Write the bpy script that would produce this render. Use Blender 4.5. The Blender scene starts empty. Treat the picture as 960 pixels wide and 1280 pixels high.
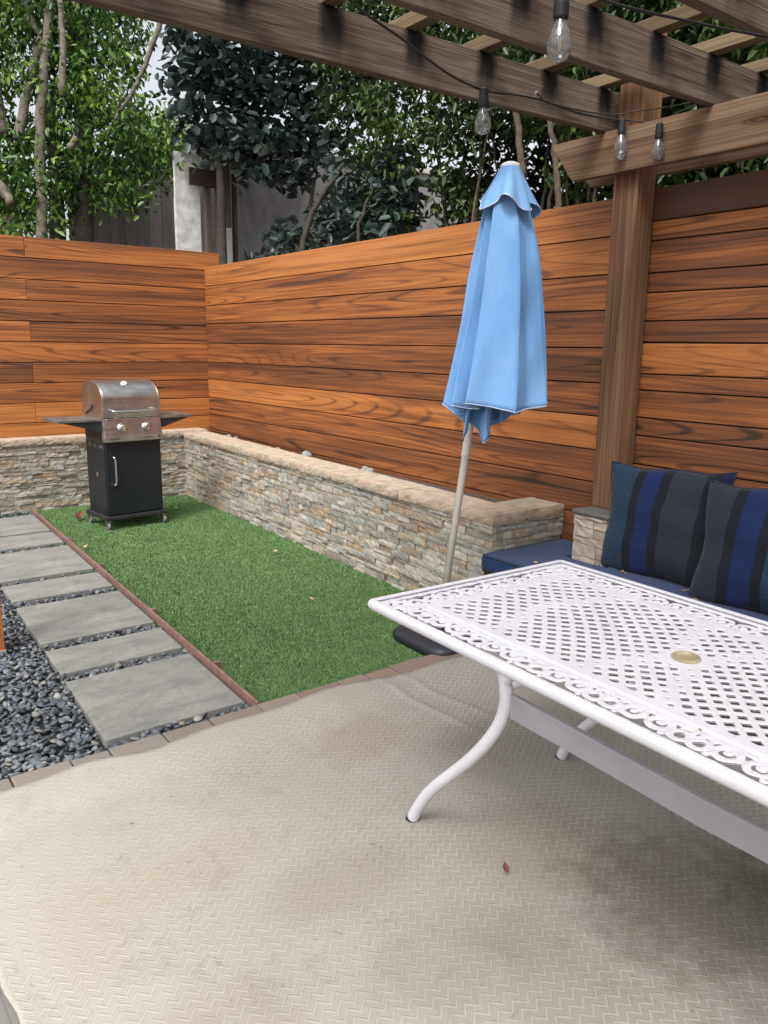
import bpy, bmesh, math, random
import numpy as np
from mathutils import Vector, Matrix
R = math.radians
random.seed(7); rng = np.random.default_rng(11)
SC = bpy.context.scene
COL = SC.collection

# ------------------------------------------------------------------ camera
F = 972.0
A_ = np.array([-747/F, 217/F, -1.0]); A_ /= np.linalg.norm(A_)
B_ = np.array([1320/F, 190/F, -1.0]); B_ -= A_*B_.dot(A_); B_ /= np.linalg.norm(B_)
RM = np.array([B_, A_, np.cross(B_, A_)])
CP = np.array([0, 0, 1.5])
cam = bpy.data.objects.new('camera', bpy.data.cameras.new('camera'))
COL.objects.link(cam)
m4 = Matrix([[*RM[0], 0], [*RM[1], 0], [*RM[2], 1.5], [0, 0, 0, 1]])
cam.matrix_world = m4
cam.data.sensor_fit = 'HORIZONTAL'; cam.data.sensor_width = 36; cam.data.lens = 36*F/960
cam.data.clip_end = 2000; cam.data.clip_start = 0.02
SC.camera = cam

def ray(u, v): return RM @ np.array([(u-480)/F, -(v-640)/F, -1.0])
def at(u, v, k): return CP + ray(u, v)*k
def onx(u, v, x): r = ray(u, v); return CP + r*x/r[0]
def ony(u, v, y): r = ray(u, v); return CP + r*y/r[1]
def onz(u, v, z=0.): r = ray(u, v); return CP + r*(z-1.5)/r[2]

# ------------------------------------------------------------------ world and light
SUN_EL, SUN_AZ = 56, 238      # azimuth: clockwise from +Y
w = bpy.data.worlds.new('World'); SC.world = w; w.use_nodes = True
nt = w.node_tree; nt.nodes.clear()
sky = nt.nodes.new('ShaderNodeTexSky'); sky.sky_type = 'NISHITA'; sky.sun_disc = False
sky.sun_elevation = R(SUN_EL); sky.sun_rotation = R(SUN_AZ); sky.dust_density = 6; sky.air_density = 1.0; sky.ozone_density = 1.0
hs = nt.nodes.new('ShaderNodeHueSaturation'); hs.inputs['Saturation'].default_value = 0.25
bg = nt.nodes.new('ShaderNodeBackground'); bg.inputs['Strength'].default_value = 0.15
wo = nt.nodes.new('ShaderNodeOutputWorld')
nt.links.new(sky.outputs[0], hs.inputs['Color']); nt.links.new(hs.outputs[0], bg.inputs[0]); nt.links.new(bg.outputs[0], wo.inputs[0])
sl = bpy.data.lights.new('sun', 'SUN'); sl.energy = 0.85; sl.angle = R(16); sl.color = (1, .975, .94)
so = bpy.data.objects.new('sun', sl); COL.objects.link(so)
sd = Vector((math.sin(R(SUN_AZ))*math.cos(R(SUN_EL)), math.cos(R(SUN_AZ))*math.cos(R(SUN_EL)), math.sin(R(SUN_EL))))
so.rotation_euler = sd.to_track_quat('Z', 'Y').to_euler(); so.location = (0, 0, 20)
SC.view_settings.view_transform = 'Standard'; SC.view_settings.look = 'None'
SC.view_settings.exposure = 0.9; SC.view_settings.gamma = 1
SC.render.film_transparent = False

# ------------------------------------------------------------------ object helpers
def tag(o, label=None, cat=None, group=None, kind=None):
    if label: o['label'] = label
    if cat: o['category'] = cat
    if group: o['group'] = group
    if kind: o['kind'] = kind
    return o
def thing(name, label, cat, loc=(0, 0, 0), rz=0, group=None):
    o = bpy.data.objects.new(name, None); COL.objects.link(o)
    o.empty_display_size = .1
    o.location = loc; o.rotation_euler = (0, 0, rz)
    return tag(o, label, cat, group)
def root_of(o):
    while o.parent: o = o.parent
    return o
def link(name, me, mat, parent=None, world=False, smooth=False, bevel=0, seg=2):
    o = bpy.data.objects.new(name, me); COL.objects.link(o)
    if mat: me.materials.append(mat)
    if parent is not None:
        o.parent = parent
        if world:
            r = root_of(parent); inv = (Matrix.Translation(r.location) @ Matrix.Rotation(r.rotation_euler.z, 4, 'Z')).inverted()
            me.transform(inv)
    if smooth:
        me.polygons.foreach_set('use_smooth', [True]*len(me.polygons))
    if bevel:
        b = o.modifiers.new('edge', 'BEVEL'); b.width = bevel; b.segments = seg; b.limit_method = 'ANGLE'; b.angle_limit = R(40)
    return o
def arr_mesh(name, V, Fc):
    """V (N,3), Fc (M,k) numpy arrays"""
    me = bpy.data.meshes.new(name); V = np.asarray(V, np.float32); Fc = np.asarray(Fc, np.int32)
    M, k = Fc.shape
    me.vertices.add(len(V)); me.vertices.foreach_set('co', V.ravel())
    me.loops.add(M*k); me.loops.foreach_set('vertex_index', Fc.ravel())
    me.polygons.add(M); me.polygons.foreach_set('loop_start', np.arange(0, M*k, k, dtype=np.int32))
    me.polygons.foreach_set('loop_total', np.full(M, k, np.int32))
    me.update(calc_edges=True); me.validate()
    return me
class MB:
    def __init__(s): s.v = []; s.f = []
    def add(s, vs, fs):
        n = len(s.v); s.v += [tuple(map(float, p)) for p in vs]; s.f += [tuple(n+i for i in f) for f in fs]; return s
    def box(s, a, b, rot=None, c=None):
        x0, y0, z0 = a; x1, y1, z1 = b
        P = [(x0,y0,z0),(x1,y0,z0),(x1,y1,z0),(x0,y1,z0),(x0,y0,z1),(x1,y0,z1),(x1,y1,z1),(x0,y1,z1)]
        if rot is not None:
            cc = Vector(c) if c is not None else (Vector(a)+Vector(b))/2
            P = [rot @ (Vector(p)-cc)+cc for p in P]
        return s.add(P, [(0,3,2,1),(4,5,6,7),(0,1,5,4),(1,2,6,5),(2,3,7,6),(3,0,4,7)])
    def beam(s, p, q, wd, ht, up=(0,0,1)):
        """rectangular bar from p to q, wd across, ht along up"""
        p = Vector(p); q = Vector(q); d = (q-p).normalized(); up = Vector(up); sd_ = d.cross(up).normalized(); u = sd_.cross(d).normalized()
        P = []
        for e in (p, q):
            for a_, b_ in ((-1,-1),(1,-1),(1,1),(-1,1)): P.append(e+sd_*a_*wd/2+u*b_*ht/2)
        return s.add(P, [(0,1,2,3),(7,6,5,4),(0,4,5,1),(1,5,6,2),(2,6,7,3),(3,7,4,0)])
    def prism(s, poly, h0, h1, axis='z'):
        n = len(poly)
        def mk(p, h):
            if axis == 'z': return (p[0], p[1], h)
            if axis == 'x': return (h, p[0], p[1])
            return (p[0], h, p[1])
        P = [mk(p, h0) for p in poly]+[mk(p, h1) for p in poly]
        return s.add(P, [tuple(range(n))[::-1], tuple(range(n, 2*n))]+[(i, (i+1) % n, n+(i+1) % n, n+i) for i in range(n)])
    def tube(s, pts, rad, seg=10, cap=True):
        pts = [Vector(p) for p in pts]; n = len(pts)
        rs = rad if hasattr(rad, '__len__') else [rad]*n
        prev = None; base = len(s.v); fs = []; vs = []
        for i, p in enumerate(pts):
            t = (pts[min(i+1, n-1)]-pts[max(i-1, 0)]).normalized()
            if prev is None:
                a = Vector((0, 0, 1)) if abs(t.z) < .9 else Vector((1, 0, 0)); prev = t.cross(a).normalized()
            else:
                prev = (prev-t*prev.dot(t)).normalized()
            b = t.cross(prev)
            for k in range(seg):
                an = 2*math.pi*k/seg; vs.append(p+(prev*math.cos(an)+b*math.sin(an))*rs[i])
        for i in range(n-1):
            for k in range(seg):
                k2 = (k+1) % seg; fs.append((i*seg+k, i*seg+k2, (i+1)*seg+k2, (i+1)*seg+k))
        if cap: fs += [tuple(range(seg))[::-1], tuple((n-1)*seg+k for k in range(seg))]
        return s.add(vs, fs)
    def lathe(s, prof, c=(0,0,0), seg=24, axis=(0,0,1), cap=True):
        ax = Vector(axis).normalized(); a = Vector((0,0,1)) if abs(ax.z) < .9 else Vector((1,0,0)); u = ax.cross(a).normalized(); v = ax.cross(u); c = Vector(c)
        vs = []; fs = []; n = len(prof)
        for r, h in prof:
            for k in range(seg):
                an = 2*math.pi*k/seg; vs.append(c+ax*h+(u*math.cos(an)+v*math.sin(an))*r)
        for i in range(n-1):
            for k in range(seg):
                k2 = (k+1) % seg; fs.append((i*seg+k, i*seg+k2, (i+1)*seg+k2, (i+1)*seg+k))
        if cap: fs += [tuple(range(seg))[::-1], tuple((n-1)*seg+k for k in range(seg))]
        return s.add(vs, fs)
    def build(s, name, mat, parent=None, world=False, smooth=False, bevel=0, seg=2):
        me = bpy.data.meshes.new(name); me.from_pydata(s.v, [], s.f)
        bm = bmesh.new(); bm.from_mesh(me); bmesh.ops.recalc_face_normals(bm, faces=bm.faces); bm.to_mesh(me); bm.free()
        return link(name, me, mat, parent, world, smooth, bevel, seg)
def smooth_curve(pts, n=8):
    pts = [Vector(p) for p in pts]; out = []
    P = [pts[0]*2-pts[1]]+pts+[pts[-1]*2-pts[-2]]
    for i in range(1, len(P)-2):
        for j in range(n):
            t = j/n; p0, p1, p2, p3 = P[i-1:i+3]
            out.append(.5*((2*p1)+(-p0+p2)*t+(2*p0-5*p1+4*p2-p3)*t*t+(-p0+3*p1-3*p2+p3)*t**3))
    out.append(pts[-1]); return out

# ------------------------------------------------------------------ material helpers
class NT:
    def __init__(s, name):
        s.m = bpy.data.materials.new(name); s.m.use_nodes = True; s.t = s.m.node_tree
        s.b = s.t.nodes['Principled BSDF']
    def n(s, t, **kw):
        nd = s.t.nodes.new(t)
        for k, v in kw.items():
            if k.startswith('i_'): nd.inputs[k[2:]].default_value = v
            else: setattr(nd, k, v)
        return nd
    def l(s, a, b): s.t.links.new(a, b)
    def val(s, x, sock):
        if hasattr(x, 'is_output') or isinstance(x, bpy.types.NodeSocket): s.l(x, sock)
        else: sock.default_value = x
    def math(s, op, a, b=0., c=0., clamp=False):
        nd = s.t.nodes.new('ShaderNodeMath'); nd.operation = op; nd.use_clamp = clamp
        for i, x in enumerate((a, b, c)): s.val(x, nd.inputs[i])
        return nd.outputs[0]
    def vmul(s, v, k):
        nd = s.t.nodes.new('ShaderNodeVectorMath'); nd.operation = 'MULTIPLY'; s.val(v, nd.inputs[0]); nd.inputs[1].default_value = k; return nd.outputs[0]
    def vadd(s, v, k):
        nd = s.t.nodes.new('ShaderNodeVectorMath'); nd.operation = 'ADD'; s.val(v, nd.inputs[0]); s.val(k, nd.inputs[1]); return nd.outputs[0]
    def obj(s): return s.n('ShaderNodeTexCoord').outputs['Object']
    def rnd(s): return s.n('ShaderNodeNewGeometry').outputs['Random Per Island']
    def noise(s, v, sc=5., d=2., dist=0., rough=.5):
        nd = s.n('ShaderNodeTexNoise'); s.l(v, nd.inputs['Vector']); nd.inputs['Scale'].default_value = sc; nd.inputs['Detail'].default_value = d
        nd.inputs['Distortion'].default_value = dist; nd.inputs['Roughness'].default_value = rough; return nd.outputs['Fac']
    def ramp(s, f, stops, mode='LINEAR'):
        nd = s.n('ShaderNodeValToRGB'); cr = nd.color_ramp; cr.interpolation = mode
        while len(cr.elements) < len(stops): cr.elements.new(.5)
        for e, (p, c) in zip(cr.elements, stops): e.position = p; e.color = (*c, 1) if len(c) == 3 else c
        s.val(f, nd.inputs[0]); return nd.outputs[0]
    def mix(s, f, a, b, mode='MIX'):
        nd = s.n('ShaderNodeMix', data_type='RGBA', blend_type=mode)
        s.val(f, nd.inputs[0]); s.val(a if not isinstance(a, tuple) else (*a, 1), nd.inputs[6]); s.val(b if not isinstance(b, tuple) else (*b, 1), nd.inputs[7]); return nd.outputs[2]
    def map(s, x, a, b, c=0., d=1., smooth=False):
        nd = s.n('ShaderNodeMapRange'); nd.clamp = True
        if smooth: nd.interpolation_type = 'SMOOTHSTEP'
        s.val(x, nd.inputs[0])
        for i, q in enumerate((a, b, c, d)): nd.inputs[i+1].default_value = q
        return nd.outputs[0]
    def bump(s, h, strength=.3, dist=.01):
        nd = s.n('ShaderNodeBump'); nd.inputs['Strength'].default_value = strength; nd.inputs['Distance'].default_value = dist
        s.l(h, nd.inputs['Height']); s.l(nd.outputs[0], s.b.inputs['Normal'])
    def fin(s, col=None, rough=.6, metal=0., spec=.5):
        if col is not None: s.val(col if not isinstance(col, tuple) else (*col, 1), s.b.inputs['Base Color'])
        s.val(rough, s.b.inputs['Roughness']); s.b.inputs['Metallic'].default_value = metal; s.b.inputs['Specular IOR Level'].default_value = spec
        return s.m
    def axes(s, axis):
        sp = s.n('ShaderNodeSeparateXYZ'); s.l(s.obj(), sp.inputs[0]); X, Y, Z = sp.outputs
        return {'x': (X, Y, Z), 'y': (Y, X, Z), 'z': (Z, X, Y)}[axis]
    def comb(s, a, b, c):
        nd = s.n('ShaderNodeCombineXYZ'); s.val(a, nd.inputs[0]); s.val(b, nd.inputs[1]); s.val(c, nd.inputs[2]); return nd.outputs[0]
def flat(name, col, rough=.5, metal=0., var=.12, sc=9., spec=.5, bump=0., bsc=60.):
    t = NT(name); o = t.obj(); n_ = t.noise(o, sc, 4.)
    c = t.mix(t.map(n_, .3, .7), tuple(x*(1-var) for x in col), tuple(min(1, x*(1+var)) for x in col))
    if bump: t.bump(t.noise(o, bsc, 3.), bump, .004)
    return t.fin(c, rough, metal, spec)

def wood(name, axis, stops, contour=.28, fine=.3, broad=.35, island=.5, rough=.55, fc=105., bump=.2, knots=False, dirt=None, spec=.4, cg=.17):
    t = NT(name); g, a, b = t.axes(axis); r = t.rnd()
    off = t.comb(t.math('MULTIPLY', r, 37.), t.math('MULTIPLY', r, 91.), t.math('MULTIPLY', r, 53.))
    def vec(sg, sa): return t.vadd(t.comb(t.math('MULTIPLY', g, sg), t.math('MULTIPLY', a, sa), t.math('MULTIPLY', b, sa)), off)
    n1 = t.noise(vec(cg, 3.6), 1., 1.2, .12)
    cont = t.math('SINE', t.math('MULTIPLY', n1, fc*2))
    cont = t.math('MULTIPLY', t.map(cont, .62, 1., 0., 1.), t.map(t.noise(vec(.3, 3.), 1., 2.), .38, .6, .15, 1.))
    n2 = t.noise(vec(2.2, 170.), 1., 2.)
    n3 = t.noise(vec(.28, 8.), 1., 3., .2)
    n4 = t.noise(vec(.8, 42.), 1., 4., .1, .6)
    f = t.math('MULTIPLY', t.map(n3, .3, .7), broad)
    f = t.math('ADD', f, t.math('MULTIPLY', cont, contour))
    f = t.math('ADD', f, t.math('MULTIPLY', t.math('SUBTRACT', n2, .5), fine))
    f = t.math('ADD', f, t.math('MULTIPLY', t.math('SUBTRACT', n4, .5), fine))
    f = t.math('ADD', f, t.math('MULTIPLY', t.math('SUBTRACT', t.math('FRACT', t.math('MULTIPLY', r, 17.31)), .25 if island > .3 else 0.), island*1.25))
    c = t.ramp(f, stops)
    # heartwood tongues
    if dirt:
        dcol, lo, hi = dirt
        c = t.mix(t.math('MULTIPLY', t.map(t.noise(vec(.38, 6.5), 1., 4., .35), lo, hi), .6), c, dcol)
    if knots:
        vo = t.n('ShaderNodeTexVoronoi'); t.l(vec(1.5, 6.5), vo.inputs['Vector']); vo.inputs['Scale'].default_value = 1.
        kd = vo.outputs['Distance']; kr = t.math('SINE', t.math('MULTIPLY', kd, 130.))
        km = t.map(kd, .07, .17, 1., 0., True); sel = t.map(t.noise(vec(.9, 3.), 1., 1.), .50, .56)
        km = t.math('MULTIPLY', km, sel); c = t.mix(t.math('MULTIPLY', km, t.map(kr, -1, 1, .45, .95)), c, (.045, .022, .014))
    t.bump(t.math('ADD', n2, t.math('MULTIPLY', cont, .6)), bump, .003)
    return t.fin(c, rough, 0, spec)
FW = [(0., (.50, .19, .055)), (.28, (.37, .130, .036)), (.5, (.225, .078, .026)), (.75, (.12, .045, .019)), (1., (.045, .021, .012))]
fence_x = wood('redwood boards along x', 'x', FW, island=.42, contour=.40, fine=.85, broad=.44, dirt=((.06, .026, .018), .60, .66))
fence_y = wood('redwood boards along y', 'y', [(p, tuple(v*.92 for v in c)) for p, c in FW], island=.56, contour=.38, fine=.85, broad=.40, dirt=((.062, .025, .015), .62, .69))
PW = [(0., (.20, .158, .125)), (.35, (.125, .096, .076)), (.7, (.07, .053, .043)), (1., (.028, .022, .019))]
def perg(axis, k=1., tint=(1, 1, 1), fine=.8): return wood('weathered timber '+axis+str(k), axis, [(p, tuple(v*k*q for v, q in zip(c, tint))) for p, c in PW], contour=.12, fine=fine, broad=.40, island=.15, rough=.85, bump=.6, fc=30, spec=.15, knots=True)
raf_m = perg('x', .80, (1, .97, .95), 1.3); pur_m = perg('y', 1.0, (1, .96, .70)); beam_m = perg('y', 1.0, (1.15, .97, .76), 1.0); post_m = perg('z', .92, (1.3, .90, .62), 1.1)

def stone_mat(name, stops, nsc=25., bump=.6):
    t = NT(name); o = t.obj(); r = t.rnd()
    n_ = t.noise(t.vadd(o, t.comb(r, r, r)), nsc, 5., .4, .65)
    f = t.math('ADD', t.math('MULTIPLY', r, .86), t.math('MULTIPLY', t.math('SUBTRACT', n_, .45), .42))
    c = t.ramp(f, stops)
    v = t.noise(o, 9., 4., 0, .6); c = t.mix(t.map(v, .35, .75, 0, .45), c, (.17, .155, .13))
    t.bump(n_, bump, .006); return t.fin(c, .8, 0, .3)
veneer_m = stone_mat('ledger stone', [(0., (.42, .34, .24)), (.13, (.25, .245, .215)), (.26, (.44, .38, .29)), (.38, (.31, .33, .31)), (.5, (.50, .45, .37)), (.6, (.34, .235, .135)), (.7, (.24, .25, .24)), (.82, (.52, .48, .42)), (.92, (.38, .30, .21)), (1., (.22, .205, .18))])
t = NT('sandstone cap'); o = t.obj(); r_ = t.rnd()
n1 = t.noise(o, 14, 6, .3, .7); n2 = t.noise(o, 120, 3)
c = t.ramp(t.math('ADD', n1, t.math('MULTIPLY', t.math('SUBTRACT', r_, .5), .12)), [(.28, (.24, .175, .12)), (.45, (.38, .305, .225)), (.6, (.46, .38, .29)), (.75, (.52, .45, .36))])
t.bump(t.math('ADD', n1, t.math('MULTIPLY', n2, .3)), .6, .006); cap_m = t.fin(c, .85, 0, .25)

# ================================================================== SETTING
def sheet(name, x0, x1, y0, y1, z, mat, label=None):
    me = arr_mesh(name, [(x0, y0, z), (x1, y0, z), (x1, y1, z), (x0, y1, z)], [(0, 1, 2, 3)])
    o = link(name, me, mat); return tag(o, label, kind='structure')
sheet('ground', -300, 300, -300, 300, -.05, flat('soil', (.17, .13, .095), .95, sc=.8, var=.3))
sheet('patio', -3, 3.44, -4, 2.69, -.004, wood('grey deck boards', 'y', [(0, (.2, .19, .175)), (.5, (.13, .125, .12)), (1, (.06, .06, .06))], rough=.85))
sheet('pebble_bed', -2.0, 1.62, 2.70, 7.6, -.036, flat('dark bedding', (.03, .032, .035), .95))
sheet('lawn_base', 1.38, 3.12, 2.70, 7.6, -.012, flat('turf backing', (.015, .05, .012), .95))
sheet('planter_soil', 3.15, 3.44, 2.9, 7.6, .47, flat('planter soil', (.045, .035, .028), .95, bump=.6))
# paver kerb between the rug and the beds
mb = MB(); x = -1.2
while x < 2.95:
    wd = random.uniform(.13, .24); dz = random.uniform(-.004, .006); dy = random.uniform(-.006, .006)
    mb.box((x+.003, 2.55, -.03), (x+wd-.003, 2.722+dy, .024+dz)); x += wd
t = NT('paver concrete'); o = t.obj(); r_ = t.rnd(); sp = t.n('ShaderNodeSeparateXYZ'); t.l(o, sp.inputs[0])
c = t.mix(t.map(sp.outputs[0], .9, 1.7), (.20, .18, .162), (.20, .135, .10))
c = t.mix(t.math('MULTIPLY', t.noise(t.vmul(o, (8, 60, 60)), 1, 4), .7), c, (.10, .08, .07)); c = t.mix(t.math('MULTIPLY', r_, .35), c, (.30, .26, .22))
t.bump(t.noise(o, 90, 3), .4, .004)
kerb_m = t.fin(c, .85)
tag(mb.build('kerb', kerb_m, bevel=.004), kind='structure')

# ---- rug
def build_rug():
    nx, ny = 220, 160
    xs = np.linspace(.235, 2.72, nx); ys = np.linspace(0, 1, ny)
    V = []
    for j, s in enumerate(ys):
        for i, x in enumerate(xs):
            far = 2.628+.018*math.sin(x*4.3+.6)+.012*math.sin(x*11.+1)-.030*max(0, (x-1.7))
            if x < .95: far += .035*math.exp(-((x-.72)/.13)**2)-.01
            y = -1.6+(far+1.6)*s
            xx = x+(.006*math.sin(y*9)+.004*math.sin(y*31) if i < 3 else 0)
            ed = min(1, max(0, (y-2.40)/.13)); ed = ed*ed*(3-2*ed)
            z = .012+.026*ed+.004*math.sin(x*3+y*5)*math.sin(y*2.2-x)+.003*math.sin(x*9+y*2)
            # soft creases near the far right
            for k, (cx, cy, dx, dy) in enumerate(((2.1, 2.4, .2, -1), (1.98, 2.35, .12, -1), (.55, 2.3, 1, .25))):
                L = math.hypot(dx, dy); d = abs((x-cx)*dy/L-(y-cy)*dx/L); a = ((x-cx)*dx+(y-cy)*dy)/L
                z += .007*math.exp(-(d/.018)**2)*math.exp(-(a/.35)**2)
            V.append((xx, y, z))
    idx = np.arange(nx*ny).reshape(ny, nx)
    Fc = np.stack([idx[:-1, :-1], idx[:-1, 1:], idx[1:, 1:], idx[1:, :-1]], -1).reshape(-1, 4)
    me = arr_mesh('rug', V, Fc)
    t = NT('chevron rug'); o = t.obj(); sp = t.n('ShaderNodeSeparateXYZ')
    wob = t.n('ShaderNodeTexNoise'); t.l(o, wob.inputs['Vector']); wob.inputs['Scale'].default_value = 5
    ow = t.vadd(o, t.vmul(wob.outputs['Color'], (.012, .012, 0))); t.l(ow, sp.inputs[0]); X, Y, _ = sp.outputs
    tri = t.math('PINGPONG', X, .0232)
    ph = t.math('DIVIDE', t.math('SUBTRACT', Y, tri), .0295)
    fr = t.math('FRACT', ph)
    line = t.math('SUBTRACT', 1., t.map(t.math('ABSOLUTE', t.math('SUBTRACT', fr, .5)), .06, .17, 0, 1))
    fr2 = t.math('FRACT', t.math('MULTIPLY', ph, 4.))
    fine = t.math('SUBTRACT', 1., t.map(t.math('ABSOLUTE', t.math('SUBTRACT', fr2, .5)), .1, .32, 0, 1))
    wear = t.map(t.noise(o, 2.6, 5, .5, .6), .35, .65)
    base = t.mix(t.math('MULTIPLY', fine, .35), (.245, .228, .202), (.29, .271, .241))
    c = t.mix(t.math('MULTIPLY', line, t.math('MULTIPLY', t.map(wear, 0, 1, .4, .85), t.map(t.math('ADD', X, t.math('MULTIPLY', t.noise(o, 2., 3), .9)), .6, 1.5, .45, 1.))), base, (.40, .378, .342))
    # right side darkened, left lightened: soft overhead shade painted into the rug colour
    shade_mask = t.map(t.math('ADD', X, t.math('MULTIPLY', t.noise(o, 1.4, 3), .8)), .95, 2.5)
    c = t.mix(shade_mask, t.mix(.66, c, (.45, .42, .375)), t.mix(.3, c, (.16, .154, .14)))
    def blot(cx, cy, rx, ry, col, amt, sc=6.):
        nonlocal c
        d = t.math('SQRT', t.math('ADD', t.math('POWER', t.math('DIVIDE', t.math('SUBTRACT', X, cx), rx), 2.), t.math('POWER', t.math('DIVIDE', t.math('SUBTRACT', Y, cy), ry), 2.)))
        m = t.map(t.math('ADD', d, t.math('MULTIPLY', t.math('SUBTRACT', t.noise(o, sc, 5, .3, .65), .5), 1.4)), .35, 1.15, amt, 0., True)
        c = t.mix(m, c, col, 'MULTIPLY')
    blot(1.63, 2.26, .28, .20, (.88, .82, .74), .8, 8)
    blot(1.68, 1.40, .24, .26, (.88, .82, .76), .7, 9)
    blot(.80, 1.92, .34, .16, (.95, .92, .79), .6, 7)
    blot(1.86, .98, .42, .40, (.52, .51, .48), .85, 14)  # dark stain, deepened with painted table shade
    blot(1.15, 1.25, .30, .2, (.85, .83, .78), .7, 12)
    blot(.62, 1.35, .25, .2, (.86, .84, .78), .7, 12)
    blot(1.3, 1.0, .18, .3, (.84, .83, .79), .6, 14)
    blot(2.1, .8, .3, .3, (.52, .53, .5), .85, 11)  # likewise under the table: stain and painted shade together
    blot(1.1, 1.62, .3, .16, (.83, .80, .72), .6, 9)
    blot(2.2, 1.9, .5, .3, (.8, .80, .74), .6, 6)
    blot(.45, 1.85, .14, .25, (.95, .93, .84), .6, 9)
    grm = t.map(t.noise(o, 9, 6, .6, .72), .52, .66, 0, .22); c = t.mix(grm, c, (.19, .17, .135))
    spk = t.map(t.noise(o, 48, 4, 0, .8), .60, .70, 0, .75)
    spk = t.math('MULTIPLY', spk, t.map(t.noise(o, 3.2, 3), .42, .6))
    c = t.mix(spk, c, (.13, .11, .08))
    h = t.math('ADD', t.math('MULTIPLY', line, .8), t.math('MULTIPLY', fine, .25))
    h = t.math('ADD', h, t.math('MULTIPLY', t.noise(o, 350, 2), .4))
    t.bump(h, .38, .004)
    m = t.fin(c, .95, 0, .1)
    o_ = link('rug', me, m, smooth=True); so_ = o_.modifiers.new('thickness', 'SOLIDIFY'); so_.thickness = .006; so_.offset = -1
    return tag(o_, 'large pale beige outdoor rug with chevron weave and brown stains under white table', 'rug')
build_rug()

# ---- path frame
def pathx(t_): return 1.388+.040*t_
PO = 2.81
concrete = NT('concrete slab'); t = concrete; o = t.obj(); r_ = t.rnd()
n1 = t.noise(t.vmul(o, (1, 2.2, 1)), 3.2, 6, .6, .65); n2 = t.noise(o, 60, 4)
c = t.ramp(n1, [(.30, (.14, .143, .135)), (.46, (.215, .213, .197)), (.6, (.27, .265, .24)), (.72, (.31, .30, .27))]); c = t.mix(t.math('MULTIPLY', n2, .4), c, (.14, .14, .13)); c = t.mix(t.map(t.noise(o, 17, 6, .8, .75), .5, .66, 0, .5), c, (.13, .135, .125))
c = t.mix(t.map(t.noise(o, 11, 4, 0, .7), .66, .74, 0, .4), c, (.5, .49, .46))
t.bump(n2, .25, .003); slab_m = t.fin(c, .8, 0, .3)
segs = [(0, .635), (.73, 1.055), (1.165, 1.82), (1.945, 2.295), (2.40, 3.13), (3.24, 3.645), (3.70, 4.39)]
locs_lbl = ['largest and nearest square concrete paver with grey blotches, beside the rug border', 'narrow concrete paver directly behind the nearest square one', 'square concrete paver, second square one from the rug', 'narrow concrete paver, second narrow one from the rug', 'square concrete paver, third square one from the rug', 'narrow concrete paver close to the grill, third narrow one from the rug', 'farthest square concrete paver, at the foot of the back stone wall']
for (a, b), lb in zip(segs, locs_lbl):
    mb = MB(); xr0, xr1 = pathx(a), pathx(b); wd = .585
    mb.prism([(xr0-wd-.004, PO+a), (xr0-.004, PO+a), (xr1-.004, PO+b), (xr1-wd-.004, PO+b)], -.03, .011)
    o_ = mb.build('paver', slab_m, bevel=.004); me = o_.data
    cx = (xr0+xr1)/2-wd/2; cy = PO+(a+b)/2; me.transform(Matrix.Translation((-cx, -cy, 0))); o_.location = (cx, cy, 0)
    tag(o_, lb, 'paver', 'concrete stepping pavers along the path')
# edging strip
bender = flat('pink brown bender board', (.20, .115, .095), .8, var=.25, sc=20)
ed = thing('garden_edging', 'thin reddish brown edging strip between green turf and concrete pavers', 'edging', (1.41, 2.77, 0))
mb = MB(); mb.prism([(1.400, 2.725), (1.412, 2.725), (1.414+.04*4.68, 7.44), (1.402+.04*4.68, 7.44)], -.03, .034); mb.build('board', bender, ed, world=True, bevel=.002)
for s_ in (.45, 1.35, 2.45, 3.3):
    xx = 1.42+.04*s_; y = 2.77+s_
    mb = MB(); mb.box((xx, y, -.03), (xx+.035, y+.02, .03)); mb.build('stake', bender, ed, world=True, bevel=.002)

# ---- black pebbles
def ico():
    bm = bmesh.new(); bmesh.ops.create_icosphere(bm, subdivisions=1, radius=1); V = np.array([v.co[:] for v in bm.verts]); Fc = np.array([[v.index for v in f.verts] for f in bm.faces]); bm.free()
    bm = bmesh.new(); bmesh.ops.create_icosphere(bm, subdivisions=2, radius=1); V2 = np.array([v.co[:] for v in bm.verts]); F2 = np.array([[v.index for v in f.verts] for f in bm.faces]); bm.free()
    return V, Fc, V2, F2
IV, IF, IV2, IF2 = ico()
def eul(a, b, c):
    ca, sa, cb, sb, cc, sc_ = np.cos(a), np.sin(a), np.cos(b), np.sin(b), np.cos(c), np.sin(c)
    Rz = np.stack([np.stack([ca, -sa, 0*a], -1), np.stack([sa, ca, 0*a], -1), np.stack([0*a, 0*a, 1+0*a], -1)], -2)
    Rx = np.stack([np.stack([1+0*b, 0*b, 0*b], -1), np.stack([0*b, cb, -sb], -1), np.stack([0*b, sb, cb], -1)], -2)
    Ry = np.stack([np.stack([cc, 0*c, sc_], -1), np.stack([0*c, 1+0*c, 0*c], -1), np.stack([-sc_, 0*c, cc], -1)], -2)
    return Rz @ Rx @ Ry
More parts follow.
